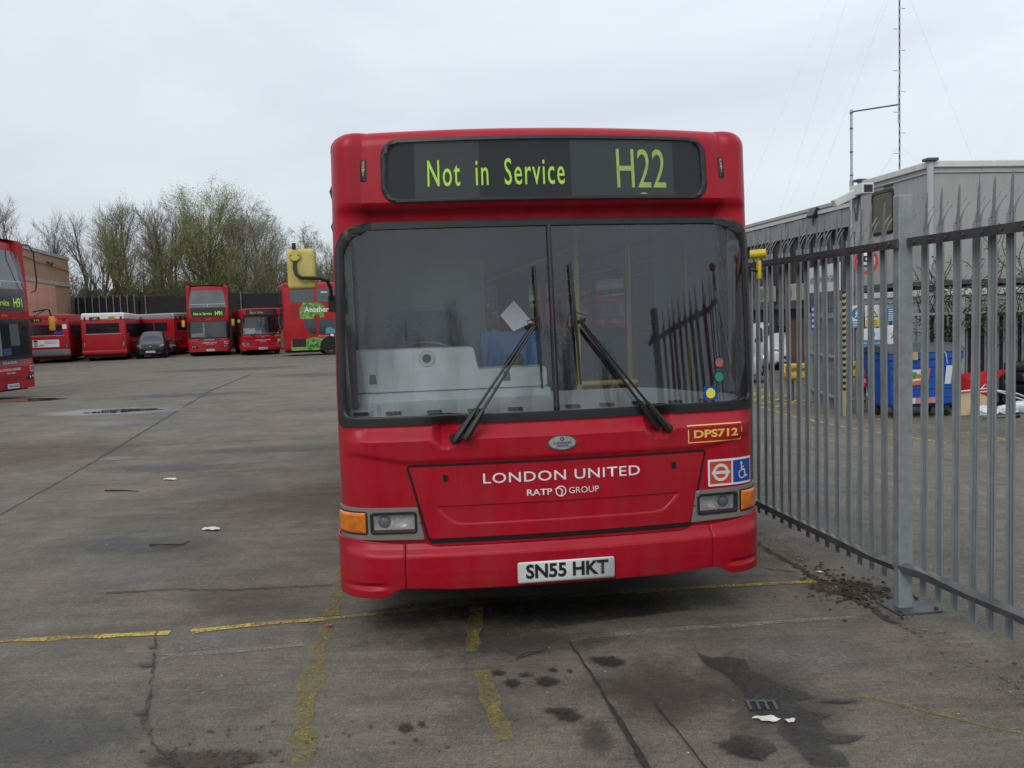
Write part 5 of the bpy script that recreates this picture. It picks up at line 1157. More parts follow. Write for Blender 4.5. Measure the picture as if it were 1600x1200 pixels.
decal('green_spot', join_shapes(fill2d([ell(-.26, .88, .075)])), fs_, M('spot_green', (.10, .30, .03), .5), bn, .007); decal('orange_spot', join_shapes(fill2d([ell(-.16, .86, .05)]), fill2d([[(-.40, .68), (-.1, .68), (-.1, .78), (-.28, .76)]])), fs_, M('sticker_orange', (.62, .12, .02)), bn, .0065)
decal('white_label', fill2d([[(.42, .68), (.56, .68), (.58, 1.06), (.44, 1.06)]]), fs_, SGN, bn, .004); decal('rule_label', fill2d([rrect(-.36, .30, .30, .42, .005)]), fs_, M('label_pink', (.55, .22, .20), .5), bn, .028); decal('rule_box', fill2d([rrect(-.36, -.22, .30, .42, .005)]), fs_, SGN, bn, .030)
mb = MB(); mb.bx(-.46, -.22, -.065, -.055, 1.20, 1.36); mb.build('torn_card', M('card_tan', (.42, .30, .18), .8), bn)
mb = MB(); mb.tube([(.30, -.06, 1.38), (.38, -.08, 1.32), (.43, -.06, 1.10)], .008, 5); mb.build('white_strap', SGN, bn, True); mb = MB(); mb.tube([(-.62, -.02, .62), (-.58, -.04, .50), (-.50, -.0, .36)], .008, 5); mb.build('white_strap', SGN, bn, True)
# rubbish by the bin
def rub(name, label, cat, lx, ly, fn, mat, bevel=.01, sm=False, rz=0.0):
    mb = MB(); fn(mb); o = mb.build(name, mat, None, sm, bevel=bevel); o.location = W(lx, ly, zc); o.rotation_euler = (0, 0, YAW+rz); return tag(o, label, cat)
rub('cardboard', 'large buckled sheet of tan cardboard leaning by the right of the blue bin', 'cardboard', 10.85, 12.2, lambda m: m.prism([(-.28, .02), (.42, .0), (.62, .34), (.30, .48), (-.22, .52), (-.12, .25)], lambda u, v, t: (u, .1+t+v*.35, v), 0, .012), M('card_tan', (.42, .30, .18)), .002)
rub('metal_frame', 'bent aluminium frame pieces lying across the cardboard', 'scrap', 11.3, 12.5, lambda m: (m.tube([(-.6, -.1, .50), (.1, 0, .53), (.9, .1, .38), (1.3, .1, .22)], .022, 5), m.tube([(-.4, 0, .46), (.3, -.1, .48), (1.2, -.1, .16)], .018, 5), m.tube([(.0, 0, .52), (.1, 0, .62), (.22, 0, .52)], .014, 5)), M('alu_pale', (.5, .52, .53), .35, metal=.5), 0)
for i, (x, y, s_) in enumerate(((11.15, 12.15, .17), (11.75, 12.3, .15), (12.25, 12.35, .22))):
    bm = bmesh.new(); bmesh.ops.create_icosphere(bm, subdivisions=3, radius=1)
    for v in bm.verts: v.co = Vector((v.co.x*s_*1.5, v.co.y*s_*.8, (v.co.z+.7)*s_*.7))*(1+.35*noise.noise(v.co*2.3+Vector((i*5, 0, 0))))
    me = bpy.data.meshes.new('rubbish_bag'); bm.to_mesh(me); bm.free(); me.materials.append(M('bag_white', (.58, .62, .66), .4, var=.1)); o = bpy.data.objects.new('rubbish_bag', me); COL.objects.link(o); o.location = W(x, y, zc); tag(o, ['white plastic bag on the cardboard by the blue bin', 'flat white plastic bag in the middle of the rubbish heap', 'crumpled white plastic bag in front of the black padded seat'][i], 'bag', 'white bags in the rubbish')
rub('red_cloth', 'crumpled bright red cloth heaped against the far fence', 'cloth', 11.65, 13.1, lambda m: m.add([(-.35, 0, .30), (.1, -.1, .28), (.35, 0, .34), (-.38, .1, .80), (.0, .0, .84), (.75, .05, .86), (.45, .0, .66), (-.1, -.12, .60)], [(0, 1, 7), (0, 7, 3), (7, 4, 3), (1, 2, 6), (1, 6, 7), (7, 6, 4), (6, 5, 4)]), M('cloth_red', (.42, .01, .015), .9, var=.3, vscale=10), 0)
so_ = thing('padded_seat', 'black padded bench seat dumped at the right edge beyond the fence', 'seat', W(13.35, 13.05, zc), YAW)
for z0, z1, y0, n_ in ((.28, .56, -.45, 'seat_pad'), (.58, .80, -.30, 'seat_pad'), (.80, 1.02, -.05, 'backrest')): rbox(n_, M('vinyl_black', (.012, .013, .014), .45, var=.3), so_, -.9, .9, y0, .35, z0, z1, .07, 3)
mb = MB(); mb.bx(-.55, .9, -.5, .3, .20, .235); mb.build('base_board', M('board_ply', (.40, .27, .14), .7), so_); mb = MB(); mb.bx(-.6, .9, -.3, .3, 0, .2); mb.build('plinth', M('plinth_brown', (.07, .02, .015), .8), so_)
rub('dropped_handle', 'black handle on a thin rod lying on the ground before the rubbish', 'handle', 11.3, 11.7, lambda m: (m.tube([(-.5, 0, .02), (.1, 0, .02)], .012, 5), m.tube([(.08, 0, .03), (.26, -.03, .04)], .04, 6)), BLKPL, 0)
# creeper on the far fence: many small leaves on thin stems
def creeper(name, label, lx0, lx1, ly, z0, z1, n_, seed, mat, leafsz=.05):
    r_ = random.Random(seed); t = thing(name, label, 'creeper', W(lx0, ly, zc), YAW)
    st_ = MB(); lf = MB()
    for i in range(n_):
        x = r_.uniform(0, lx1-lx0); y = r_.uniform(-.25, .3); z = r_.uniform(z0-.4, z0+.5) if r_.random() < .7 else r_.uniform(z0, z1); pts = [Vector((x, y, z))]; d = Vector((r_.uniform(-.5, .5), r_.uniform(-.2, .2), 1)).normalized()
        for k in range(r_.randint(4, 8)):
            d = (d + Vector((r_.uniform(-.5, .5), r_.uniform(-.3, .3), r_.uniform(-.45, .3)))).normalized(); pts.append(pts[-1]+d*r_.uniform(.10, .22))
            if pts[-1].z > z1: break
        st_.tube(pts, [.009]*(len(pts)-1)+[.003], 3)
        for p in pts[1:]:
            for _ in range(r_.randint(1, 5)):
                q = Matrix.Rotation(r_.uniform(0, 6.28), 3, 'Z') @ Matrix.Rotation(r_.uniform(-1.3, 1.3), 3, 'X'); c = p + Vector((r_.gauss(0, .05), r_.gauss(0, .05), r_.gauss(0, .05))); s_ = leafsz*r_.uniform(.5, 1.3)
                lf.add([c + q @ Vector(v)*s_ for v in ((-.3, 0, 0), (0, -.35, .05), (1, 0, -.15), (0, .35, .05))], [(0, 1, 2, 3)])
    st_.build('stem', TW, t); lf.build('foliage', mat, t, recalc=False)
    return t
LEAFG = M('creeper_leaf', (0.13, 0.17, 0.06), .7, var=.5, vscale=7)
creeper('creeper', 'leafy green creeper climbing the far fence before the cabin corner', 10.8, 12.2, 13.7, 1.6, 3.2, 120, 3, LEAFG)
creeper('creeper', 'straggling creeper at the right edge reaching up the upper cabin', 12.3, 15.0, 13.7, 1.5, 3.9, 150, 4, LEAFG)
hd = thing('brick_pier', 'dark brown brick pier standing behind the bars of the far fence', 'pier', W(12.0, 13.95, zc), YAW); mb = MB(); mb.bx(-.75, 4.4, 0, .3, 0, 2.0); mb.build('pier_wall', M('dark_brick', (.035, .028, .024), .9, var=.5, vscale=7), hd); mb = MB(); mb.bx(-.80, 4.45, -.04, .34, 2.0, 2.06); mb.build('pier_cap', M('cap_grey', (.08, .08, .075), .8), hd)  # wall in a mottled, nearly black brown
# ------------------------------------------------------------------ double deckers seen from the front
GU = M('upper_glass', (0.095, 0.105, 0.11), .06, var=.25, vscale=1.2, spec=.8); GDK = M('dark_glass', (0.018, 0.022, 0.025), .05, var=.4, vscale=1.5, spec=.8)
MASK = M('black_mask', (0.012, 0.013, 0.014), .25); SILVM = M('silver_letters', (.42, .43, .44), .35, metal=.5)
MIRY = M('mirror_amber', (.62, .30, .02), .5); INT = M('interior_pale', (.16, .17, .17), .6, var=.3)
DDS = Surf(hw=1.25, flat=1.02, bow=.06, knots=((0, 0), (.9, 0), (1.05, .03), (2.2, .09), (2.35, .07), (2.9, .10), (4.0, .30), (4.4, .36)), taper=((0, 1), (2.5, 1), (4.2, .97)), zt=4.32, rt=.14, crown=.03)
def dd_side_windows(root, sg, L, H2, y0=.9):
    for a, b, c, d in ((y0, L-.5, 3.02, 3.86), (y0+.9, L-2.2, 1.28, 2.16)):
        n_ = int((b-a)/1.45)
        for k in range(n_):
            u0, u1 = a+(b-a)*k/n_+.05, a+(b-a)*(k+1)/n_-.05
            mb = MB(); mb.prism(rrect(u0, u1, c, d, .09, 3), lambda u, v, t: (sg*(1.253*table(((0, 1), (2.5, 1), (4.2, .97)), v)+t), u, v), -.02, .006); mb.build('window', GDK, root)
def make_double(root):
    P = DDS.P; L = 10.6
    us = lin(-DDS.send-.02, DDS.send+.02, 60); zs = lin(.28, 4.16, 76) + [4.18 + .14*math.sin(math.pi/2*i/6) for i in range(7)]
    DDS.grid('front_body', RED2, root, us, zs)
    y0 = DDS.yend
    mb = MB(); prof = [(-1.25, .28), (-1.25, 2.5), (-1.2125, 4.18), (-1.19, 4.27), (-1.08, 4.32), (0, 4.35), (1.08, 4.32), (1.19, 4.27), (1.2125, 4.18), (1.25, 2.5), (1.25, .28)]
    yy = [y0-.02, y0+.3, L-.12, L]; n_ = len(prof); v = []
    for j, y in enumerate(yy):
        for x, z in prof: v.append((x*(.96 if j == 3 else 1), y, z-(.05 if j == 3 and z > 4 else 0)))
    mb.add(v, [(j*n_+i, j*n_+i+1, (j+1)*n_+i+1, (j+1)*n_+i) for j in range(3) for i in range(n_-1)] + [tuple(3*n_+i for i in range(n_))])
    tp = [P(u, 4.32, 0) for u in lin(-1.0, 1.0, 12)]; b = len(mb.v)
    mb.v += [tuple(t) for t in tp] + [(t.x*1.05, y0+.15, 4.33) for t in tp]; fs = [(b+i, b+i+1, b+13+i+1, b+13+i) for i in range(12)]; mb.f += fs; mb.mi += [0]*12
    mb.build('body_shell', RED2, root, True)
    mb = MB(); mb.bx(-1.1, 1.1, .3, L-.2, .22, .5); mb.build('underframe', UNDER, root)
    for sg in (-1, 1): dd_side_windows(root, sg, L, 0)
    D = lambda nm, pts, m_, off, par=root, st=.15: decal(nm, fill2d([pts]), P, m_, par, off, step=st)
    uw = D('upper_windscreen', rrect(-1.15, 1.15, 2.98, 4.02, [.03, .03, .14, .14]), GU, .008)
    D('guard_rail', rrect(-1.12, 1.12, 3.17, 3.20, .01), M('rail_pale', (.35, .42, .45), .4), .012, uw); D('rail_stay', rrect(-.02, .02, 3.02, 3.17, .005), M('rail_pale', (.35, .42, .45)), .012, uw)
    D('display_mask', [(-1.10, 2.96), (-.93, 2.38), (.93, 2.38), (1.10, 2.96)], MASK, .008)
    decal('destination_text', text2d('Not in Service', -.85, .22, 2.52, 2.69, .012, space=1.1), P, LGREEN, root, .014, step=.15)
    decal('route_number', text2d('H91', .42, .84, 2.48, 2.74, .012), P, LGREEN, root, .014, step=.15)
    decal('fleet_number', text2d('SP154', -.12, .12, 2.24, 2.28, .02), P, GOLD, root, .006)
    ws = D('windscreen', rrect(-1.24, 1.24, 1.08, 2.17, [.12, .12, .05, .05]), MASK, .008)
    D('windscreen_glass', rrect(-1.08, 1.10, 1.16, 2.10, .05), GDK, .011, ws)
    D('cab_panel', rrect(-1.05, -.35, 1.18, 1.42, .03), INT, .0125, ws); D('cab_pillar', rrect(-.34, -.24, 1.18, 2.05, .01), INT, .0125, ws); D('door_light', rrect(.15, .55, 1.45, 2.03, .02), M('interior_dim', (.075, .08, .08), .6), .0125, ws); D('cab_door', rrect(-.20, .12, 1.2, 1.38, .01), M('cab_blue', (.02, .05, .12), .6), .013, ws)
    nose = D('maker_strip', [(-.72, 1.00), (-.60, .945), (.60, .945), (.72, 1.00), (.60, 1.05), (0, 1.062), (-.60, 1.05)], MASK, .006)
    decal('maker_lettering', text2d('SCANIA', -.29, .29, .965, 1.035, .015, space=1.1), P, SILVM, nose, .010)
    decal('operator_lettering', text2d('LONDON UNITED', -.42, .42, .78, .845, .012), P, WHITE, root, .006, step=.15); decal('group_lettering', text2d('RATP O GROUP', -.18, .20, .70, .735, .01), P, WHITE, root, .006)
    for k in range(3): D('grille_line', rrect(-.46+.02*k, .44-.02*k, .62-.045*k, .632-.045*k, .004), M('grille_shade', (.10, .01, .01), .5), .004)
    for sg in (-1, 1):
        s_ = lambda pts: [(sg*x, z) for x, z in pts]
        D('wing_crease', s_([(1.22, 1.06), (1.05, 1.02), (.78, .62), (.60, .545), (.62, .535), (.82, .60), (1.10, 1.0)]), M('crease_dark', (.10, .005, .008), .5), .004)
        hl = D('headlamp', s_([(.62, .54), (.80, .60), (1.05, .66), (1.12, .60), (1.0, .52), (.72, .50)]), MASK, .007)
        for cx in (.86, .99): D('lamp', ell(sg*cx, .575+.02*(cx > .9), .032, n=12), M('lamp_pale', (.6, .62, .64), .15), .010, hl)
        D('indicator', s_(rrect(1.24, 1.32, .86, 1.0, .02)), AMBER, .008)
        mr = empty('mirror', (0, 0, 0), 0, root); mb = MB(); mb.tube([(sg*1.18, .05, 2.36), (sg*1.34, -.25, 2.42), (sg*1.40, -.30, 2.40), (sg*1.44, -.32, 2.22)], .022, 6); mb.tube([(sg*1.2, .05, 2.22), (sg*1.34, -.25, 2.42)], .015, 5); mb.build('mirror_arm', BLKPL, mr, True)
        rbox('mirror_head', MIRY, mr, sg*1.44-.09, sg*1.44+.09, -.38, -.28, 1.82, 2.22, .03, 2)
    D('bumper_line', rrect(-1.2, 1.2, .485, .495, .002), M('crease_dark', (.10, .005, .008)), .004)
    st_ = D('service_sticker', rrect(.86, 1.14, .72, .88, .01), WHITE, .006); D('red_square', rrect(.875, .995, .735, .865, .005), FRED, .009, st_); D('blue_square', rrect(1.01, 1.13, .735, .865, .005), FBLUE, .009, st_)
    npl = D('number_plate', rrect(-.20, .28, .31, .43, .01), PLATEW, .02); D('country_band', rrect(-.26, -.20, .31, .43, .005), FBLUE, .02, npl)
    decal('registration', text2d('YR10 FGF', -.17, .25, .335, .405, .016), P, INKB, npl, .025)
    mb = MB(); mb.tube([(1.17, .30, 4.24), (1.20, .05, 4.2), (1.24, -.05, 4.0), (1.30, -.05, 3.2), (1.30, .0, 2.95), (1.22, .1, 2.9)], .022, 6); mb.build('branch_guard', BLKPL, root, True)
    for x, y, f_ in ((1.08, 2.6, True), (-1.08, 2.6, True), (1.08, 8.2, False), (-1.08, 8.2, False)): wheel(root, x, y, .5, .3, 1 if x > 0 else -1, f_)
dd = thing('double_deck_bus', 'red double-deck bus showing H91, cut off by the left edge of the picture', 'bus', (-13.38, 24.30, 0), R(84), 'double-deck buses on route H91')
make_double(dd)
d2 = copy_tree(dd); d2.location = (-18.45, 55.8, 0); d2.rotation_euler = (0, 0, R(17.5))
d2['label'] = 'complete red double-deck bus showing H91, facing us before the black screen fence'

# the single decker on route 116: the same kind as the near bus
b2 = thing('single_deck_bus', 'red single-deck bus facing us in the distance with 116 on its display', 'bus', (-14.85, 54.6, 0), R(20))
def adopt(src, dst):
    for ch in list(src.children):
        if ch.name.split('.')[0] in ('passenger_seat', 'grab_rail', 'driver_seat', 'steering_wheel', 'badge_text'): continue
        c = copy_tree(ch, dst)
adopt(bus, b2)
for ch in list(b2.children):
    if ch.name.startswith('destination_display'):
        for g in list(ch.children):
            if g.name.startswith('route_number'): bpy.data.objects.remove(g)
        decal('route_number', text2d('116', .392, .70, 2.468, 2.672, .012), PT.P, LGREEN2, ch, -.024, step=.05)
    elif ch.name.startswith('number_plate'):
        for g in list(ch.children):
            if g.name.startswith('registration'): bpy.data.objects.remove(g)
        decal('registration', text2d('SN06 JPV', -.218, .236, .368, .442, .026), lambda u, v, t=0.0: Vector((u, -.066-t, v)), INKB, ch, .003)
    elif ch.name.startswith('fleet_number'):
        for g in list(ch.children): bpy.data.objects.remove(g)
    elif ch.name.startswith('mirror'):
        for g in ch.children:
            if g.name.startswith('mirror_head'): pass

# ------------------------------------------------------------------ rear ends of single deckers
def make_rear_bus(name, label, loc, rz, roofm, ad, num, group=None, L=9.5, side_only=False):
    t = thing(name, label, 'bus', loc, rz, group)
    rbox('body', RED2, t, -1.2, 1.2, 0, L, .34, 2.48, .07, 4); rbox('roof', roofm, t, -1.18, 1.18, .01, L-.02, 2.30, 2.80, .11, 4)
    mb = MB(); mb.bx(-1.1, 1.1, .1, L-.1, .2, .5); mb.build('underframe', UNDER, t)
    F = flat_xz(-.004)
    mb = MB(); mb.prism(rrect(-.94, .86, 1.62, 2.20, .05), lambda u, v, t_: (u, -t_, v), -.02, .006); rw = mb.build('rear_window', GDK, t)
    mb = MB(); mb.bx(-1.0, .98, -.012, .0, 1.555, 1.585); mb.build('trim_strip', SILVM, t)
    decal('display', fill2d([rrect(-.74, -.16, 2.38, 2.58, .06)]), F, BLACK, t, .004); decal('route_number', text2d(num, -.56, -.30, 2.42, 2.54, .01), F, LGREEN2, t, .008)
    decal('emergency_plate', fill2d([rrect(.30, .64, 2.38, 2.58, .03)]), F, M('amber_plate', (.38, .20, .02), .6, var=.4, vscale=20), t, .004)
    for sg in (-1, 1):
        decal('corner_lamp', fill2d([rrect(sg*.98-.05, sg*.98+.05, 2.36, 2.58, .02)]), F, BLACK, t, .004)
        mb = MB(); mb.prism(rrect(sg*1.05-.07, sg*1.05+.07, .82, 1.14, .02), lambda u, v, t_: (u, -t_, v), 0, .012); tl = mb.build('tail_lamp_cluster', M('tail_lamp_dark', (.10, .012, .012), .3), t)
        for z, m_ in ((1.06, 'tail_lamp_dark'), (.98, 'black_mask'), (.89, 'tail_lamp_dark')): decal('lamp', fill2d([ell(sg*1.05, z, .035, n=12)]), F, M('lamp_clear', (.35, .33, .30), .3), tl, .014)
    if ad:
        b_ = decal('advert_panel', fill2d([rrect(-.72, .66, .92, 1.34, .01)]), F, WHITE, t, .004)
        decal('advert_dark_cap', fill2d([ell(-.56, 1.27, .12, .06)]), F, INKB, b_, .008); decal('advert_figure', fill2d([rrect(-.66, -.46, .94, 1.20, .04)]), F, M('advert_buff', (.35, .32, .26), .6, var=.4, vscale=14), b_, .008)
        decal('advert_blue_shape', fill2d([ell(-.26, 1.03, .17, .06)]), F, M('advert_blue', (.25, .42, .55), .5), b_, .008)
        for k, (a, z) in enumerate(((.56, 1.25), (.60, 1.18), (.50, 1.12))): decal('advert_line', fill2d([rrect(-.10, a, z, z+.025, .002)]), F, M('advert_grey', (.25, .30, .36), .6), b_, .008)
        decal('window_sticker', fill2d([rrect(.44, .84, 1.66, 1.80, .01)]), F, M('sticker_violet', (.04, .04, .40), .5), rw, .012); decal('notice', fill2d([rrect(.88, 1.10, 1.95, 2.20, .01)]), F, WHITE, t, .004)
        rbox('bumper', M('bumper_grey', (.13, .15, .17), .6, var=.1), t, -1.21, 1.21, -.05, .3, .42, .78, .05, 3)
    else:
        rbox('bumper', RED2, t, -1.22, 1.22, -.05, .3, .40, .62, .05, 3); mb = MB(); mb.bx(-1.1, 1.1, -.008, 0, .655, .665); mb.build('panel_seam', M('crease_dark', (.1, .005, .008)), t)
    for sg in (-1, 1):
        for k in range(6):
            y = .6+1.42*k; mb = MB(); mb.prism(rrect(y, y+1.32, 1.30 if k else 1.6, 2.18, .06), lambda u, v, t_: (sg*(1.2+t_), u, v), -.02, .006); mb.build('side_window', GDK, t)
    for x, y in ((1.04, 2.4), (-1.04, 2.4), (1.04, 7.4), (-1.04, 7.4)): wheel(t, x, y, .46, .28, 1 if x > 0 else -1, False)
    return t
RW = M('roof_white', (.60, .61, .61), .5, var=.06); RG = M('roof_silver', (.30, .32, .34), .4, metal=.3, var=.1)
make_rear_bus('single_deck_bus', 'back of a red single-deck bus with a white advert and grey bumper', (-26.60, 52.2, 0), R(17), RED2, True, 'H3')
wb = make_rear_bus('single_deck_bus', 'back of a red single-deck bus with a white roof', (-23.78, 53.3, 0), R(17), RW, False, '281')
make_rear_bus('single_deck_bus', 'red single-deck bus with a silver roof, side on beyond the dark people carrier', (-21.9, 62.0, 0), R(60), RG, False, '110', L=5.6)
make_rear_bus('single_deck_bus', 'all red single-deck bus farthest back beside the black screen fence', (-23.7, 65.5, 0), R(40), RED2, False, '120', L=9)

# ------------------------------------------------------------------ double decker side on with a green leafy advert
LEAFV = M('leaf_vinyl', (.10, .32, .04), .5, var=.6, vscale=5, var2=(.30, .55, .10)); LEAFD = M('leaf_vinyl_dark', (.02, .12, .04), .5, var=.5, vscale=7)
AX, AY, AR = -12.55, 50.6, R(19)
ad = thing('double_deck_bus', 'red double-deck bus side on with a green leafy advert, partly behind our bus mirror', 'bus', (AX, AY, 0), AR)
# local frame: x runs from the rear (0) forwards, -y is the flank we see
rbox('body', RED2, ad, 0, 10.2, 0, 2.5, .30, 4.08, .16, 4)
mb = MB(); mb.bx(.2, 10, .15, 2.35, .18, .4); mb.build('underframe', UNDER, ad)
FA = flat_xz(-.004)
def ap(nm, pts, m_, par=ad, off=.004, th=.0): return decal(nm, fill2d([pts]), FA, m_, par, off, thick=th)
for k in range(6):
    x = .42+1.42*k; ap('upper_window', rrect(x, x+1.26, 2.98, 3.72, .10), M('ad_glass', (.05, .07, .07), .06, var=.3, spec=.8))
    if k: w_ = ap('window_strip', rrect(x+.25, x+.62, 3.50, 3.56, .01), WHITE, off=.007)
ap('vent_panel', rrect(.42, .80, 2.10, 2.86, .02), M('panel_red_dull', (.25, .012, .015), .6))
lw = [(1.55, 2.18), (1.20, 2.18)]
ap('lower_window', roundpoly([(1.10, 2.02), (1.12, 1.62), (1.45, 1.20), (1.78, 1.18), (1.78, 2.02)], .08), GDK)
for k in range(4):
    x = 1.92+1.42*k; ap('lower_window', rrect(x, x+1.30, 1.18, 2.02, .08), GDK); 
ap('blue_seat', roundpoly([(2.25, 1.20), (2.30, 1.52), (2.55, 1.58), (2.80, 1.42), (2.85, 1.20)], .08), M('seat_blue', (.06, .28, .36), .7), off=.008)
ap('leaf_advert', roundpoly([(.88, 2.06), (.90, 2.62), (1.10, 2.98), (1.45, 2.94), (1.90, 2.96), (2.20, 2.82), (2.42, 2.50), (2.20, 2.40), (2.24, 2.12), (2.0, 2.10), (1.95, 2.30), (1.70, 2.28), (1.62, 2.05)], .06), LEAFV)
r_ = random.Random(5)
sh = []
for k in range(70):
    x, z, s_, a = r_.uniform(.95, 2.25), r_.uniform(2.15, 2.90), r_.uniform(.04, .10), r_.uniform(0, 6.28)
    sh.append(([(x+s_*math.cos(a), z+s_*math.sin(a)), (x+s_*.3*math.cos(a+1.57), z+s_*.3*math.sin(a+1.57)), (x-s_*math.cos(a), z-s_*math.sin(a)), (x-s_*.3*math.cos(a+1.57), z-s_*.3*math.sin(a+1.57))], [(0, 1, 2, 3)]))
decal('leaf_pattern', join_shapes(*sh), FA, LEAFD, ad, .006)
decal('advert_lettering', text2d('Another', 1.14, 2.50, 2.42, 2.72, .02), FA, WHITE, ad, .008); decal('advert_lettering', text2d('leafy ride', 2.74, 4.6, 2.36, 2.72, .02), FA, WHITE, ad, .008)
ap('leaf_skirt', roundpoly([(.34, .31), (1.95, .31), (2.0, .78), (2.3, 1.02), (2.0, .96), (1.55, 1.02), (1.25, .94), (.85, 1.0), (.38, .93)], .04), LEAFV); ap('leaf_skirt', roundpoly([(2.75, 1.02), (3.15, .80), (3.2, .31), (6.5, .31), (6.4, .62), (4.8, .80), (3.9, 1.16), (3.4, 1.10)], .04), LEAFV)
sh = []
for k in range(110):
    x, z, s_, a = (r_.uniform(1.2, 1.95) if k % 2 else r_.uniform(3.2, 5.5)), r_.uniform(.36, .88), r_.uniform(.05, .12), r_.uniform(0, 6.28)
    if x > 4.6: z = min(z, .7)
    sh.append(([(x+s_*math.cos(a), z+s_*math.sin(a)), (x+s_*.3*math.cos(a+1.57), z+s_*.3*math.sin(a+1.57)), (x-s_*math.cos(a), z-s_*math.sin(a)), (x-s_*.3*math.cos(a+1.57), z-s_*.3*math.sin(a+1.57))], [(0, 1, 2, 3)]))
decal('leaf_pattern', join_shapes(*sh), FA, LEAFD, ad, .0065)
ap('engine_grille', rrect(.40, 1.16, .50, .98, .01), M('grille_maroon', (.030, .012, .010), .8), off=.007)
ap('roundel_badge', ell(2.62, 1.08, .10), WHITE, off=.006); decal('web_lettering', text2d('tfl.gov.uk/bus', 1.85, 2.45, 1.05, 1.10, .01), FA, WHITE, ad, .006)
wa = ap('wheel_arch', [(2.52+.60*math.cos(a)*1.0, .46+.60*math.sin(a)) for a in [math.pi*i/14 for i in range(15)]] + [(1.92, .29), (3.12, .29)], UNDER, off=.009)
wa = ap('wheel_arch', [(8.0+.60*math.cos(a)*1.0, .46+.60*math.sin(a)) for a in [math.pi*i/14 for i in range(15)]] + [(7.40, .29), (8.60, .29)], UNDER, off=.009)
for x in (2.52, 8.0):
    for y in (.12, 2.35):
        w_ = wheel(ad, 0, 0, .49, .26, -1 if y < 1 else 1, False); w_.rotation_euler = (0, 0, R(90)); w_.location = (x, y, .49)
FR = lambda u, v, t=0.0: Vector((-.004-t, u, v))
decal('rear_window', fill2d([rrect(.3, 2.2, 3.0, 3.7, .1)]), FR, M('ad_glass', (.05, .07, .07)), ad, .004)
decal('rear_advert', fill2d([rrect(.25, 2.25, 1.55, 2.95, .03)]), FR, GDK, ad, .004)
decal('rear_grille', fill2d([rrect(.25, 2.25, .45, 1.35, .03)]), FR, M('grille_drab', (.12, .10, .06), .7, var=.6, vscale=8), ad, .004)
mb = MB(); mb.bx(.06, .40, -.03, .06, 3.9, 4.02); mb.build('corner_dome', RED2, ad, bevel=.02)

# ------------------------------------------------------------------ cars on the left
DKB = M('dark_navy_paint', (.012, .015, .022), .28, var=.1, spec=.4); MAR = M('maroon_paint', (.09, .012, .020), .25, var=.1, coat=.5); BLU = M('blue_paint', (.05, .10, .20), .3, var=.1, coat=.4); DKS = M('dark_green_paint', (.02, .03, .035), .3)
c = make_car('people_carrier', 'dark navy people carrier facing us between the white-roofed bus and the double decker', (-21.62, 54.6, 0), R(17), DKB, 'mpv', plate='X281 LOH', cat='car')
mb = MB(); mb.add([(-.07, -.03, .76), (.07, -.03, .76), (0, -.03, .66)], [(0, 1, 2)]); mb.build('grille_emblem', SILVM, c)
make_car('hatchback', 'maroon hatchback half hidden behind the far double-deck bus', (-23.2, 63.4, 0), R(14), MAR, 'hatch', plate='KP03 GSX')
make_car('hatchback', 'black car just showing behind the dark navy people carrier', (-22.75, 59.6, 0), R(16), M('black_paint', (.012, .012, .013), .25, coat=.4), 'hatch')
make_car('off_roader', 'blue off-roader with pale lamps between the two distant H91 and 116 buses', (-17.95, 65.0, 0), R(12), BLU, '4x4', plate='R417 KDB')
make_car('off_roader', 'dark off-roader tucked beside the flank of the 116 bus', (-16.6, 61.0, 0), R(15), DKS, '4x4')

# ------------------------------------------------------------------ brick building, screen fence
BRKR = M('brick_orange', (0.27, 0.115, 0.060), .9, var=.12, vscale=2.5)
def brick_mat(name, c1, c2, mort):
    m = bpy.data.materials.new(name); m.use_nodes = True; nt = m.node_tree; N, L = nt.nodes, nt.links; b = N['Principled BSDF']; b.inputs['Roughness'].default_value = .9
    t = N.new('ShaderNodeTexCoord'); mpn = N.new('ShaderNodeMapping'); mpn.inputs['Rotation'].default_value = (R(90), 0, R(90)); L.new(t.outputs['Object'], mpn.inputs[0])
    br_ = N.new('ShaderNodeTexBrick'); br_.inputs['Scale'].default_value = 4.4; br_.inputs['Color1'].default_value = (*c1, 1); br_.inputs['Color2'].default_value = (*c2, 1); br_.inputs['Mortar'].default_value = (*mort, 1); br_.inputs['Mortar Size'].default_value = .02; br_.inputs['Row Height'].default_value = .33; br_.inputs['Brick Width'].default_value = 1.0
    L.new(mpn.outputs[0], br_.inputs['Vector']); n = N.new('ShaderNodeTexNoise'); n.inputs['Scale'].default_value = 1.2; n.inputs['Detail'].default_value = 6; L.new(t.outputs['Object'], n.inputs['Vector'])
    r = N.new('ShaderNodeValToRGB'); r.color_ramp.elements[0].color = (.72, .70, .70, 1); r.color_ramp.elements[1].color = (1.12, 1.1, 1.08, 1); L.new(n.outputs['Fac'], r.inputs[0])
    x = N.new('ShaderNodeMix'); x.data_type = 'RGBA'; x.blend_type = 'MULTIPLY'; x.inputs[0].default_value = 1; L.new(br_.outputs['Color'], x.inputs[6]); L.new(r.outputs[0], x.inputs[7]); L.new(x.outputs[2], b.inputs['Base Color']); return m
bd = thing('brick_building', 'flat-roofed orange brick building with pale concrete bands behind the left buses', 'building', (-33.6, 70.0, 0), R(12.3))
mb = MB(); mb.bx(-16, 0, -34, 0, 0, 7.2); mb.build('wall', brick_mat('orange_bricks', (.54, .20, .08), (.44, .16, .065), (.36, .22, .14)), bd)
mb = MB(); mb.bx(-16.05, .08, -34.05, .08, 7.2, 7.42); mb.build('coping', M('concrete_pale', (.32, .31, .29), .8, var=.2, vscale=2), bd)
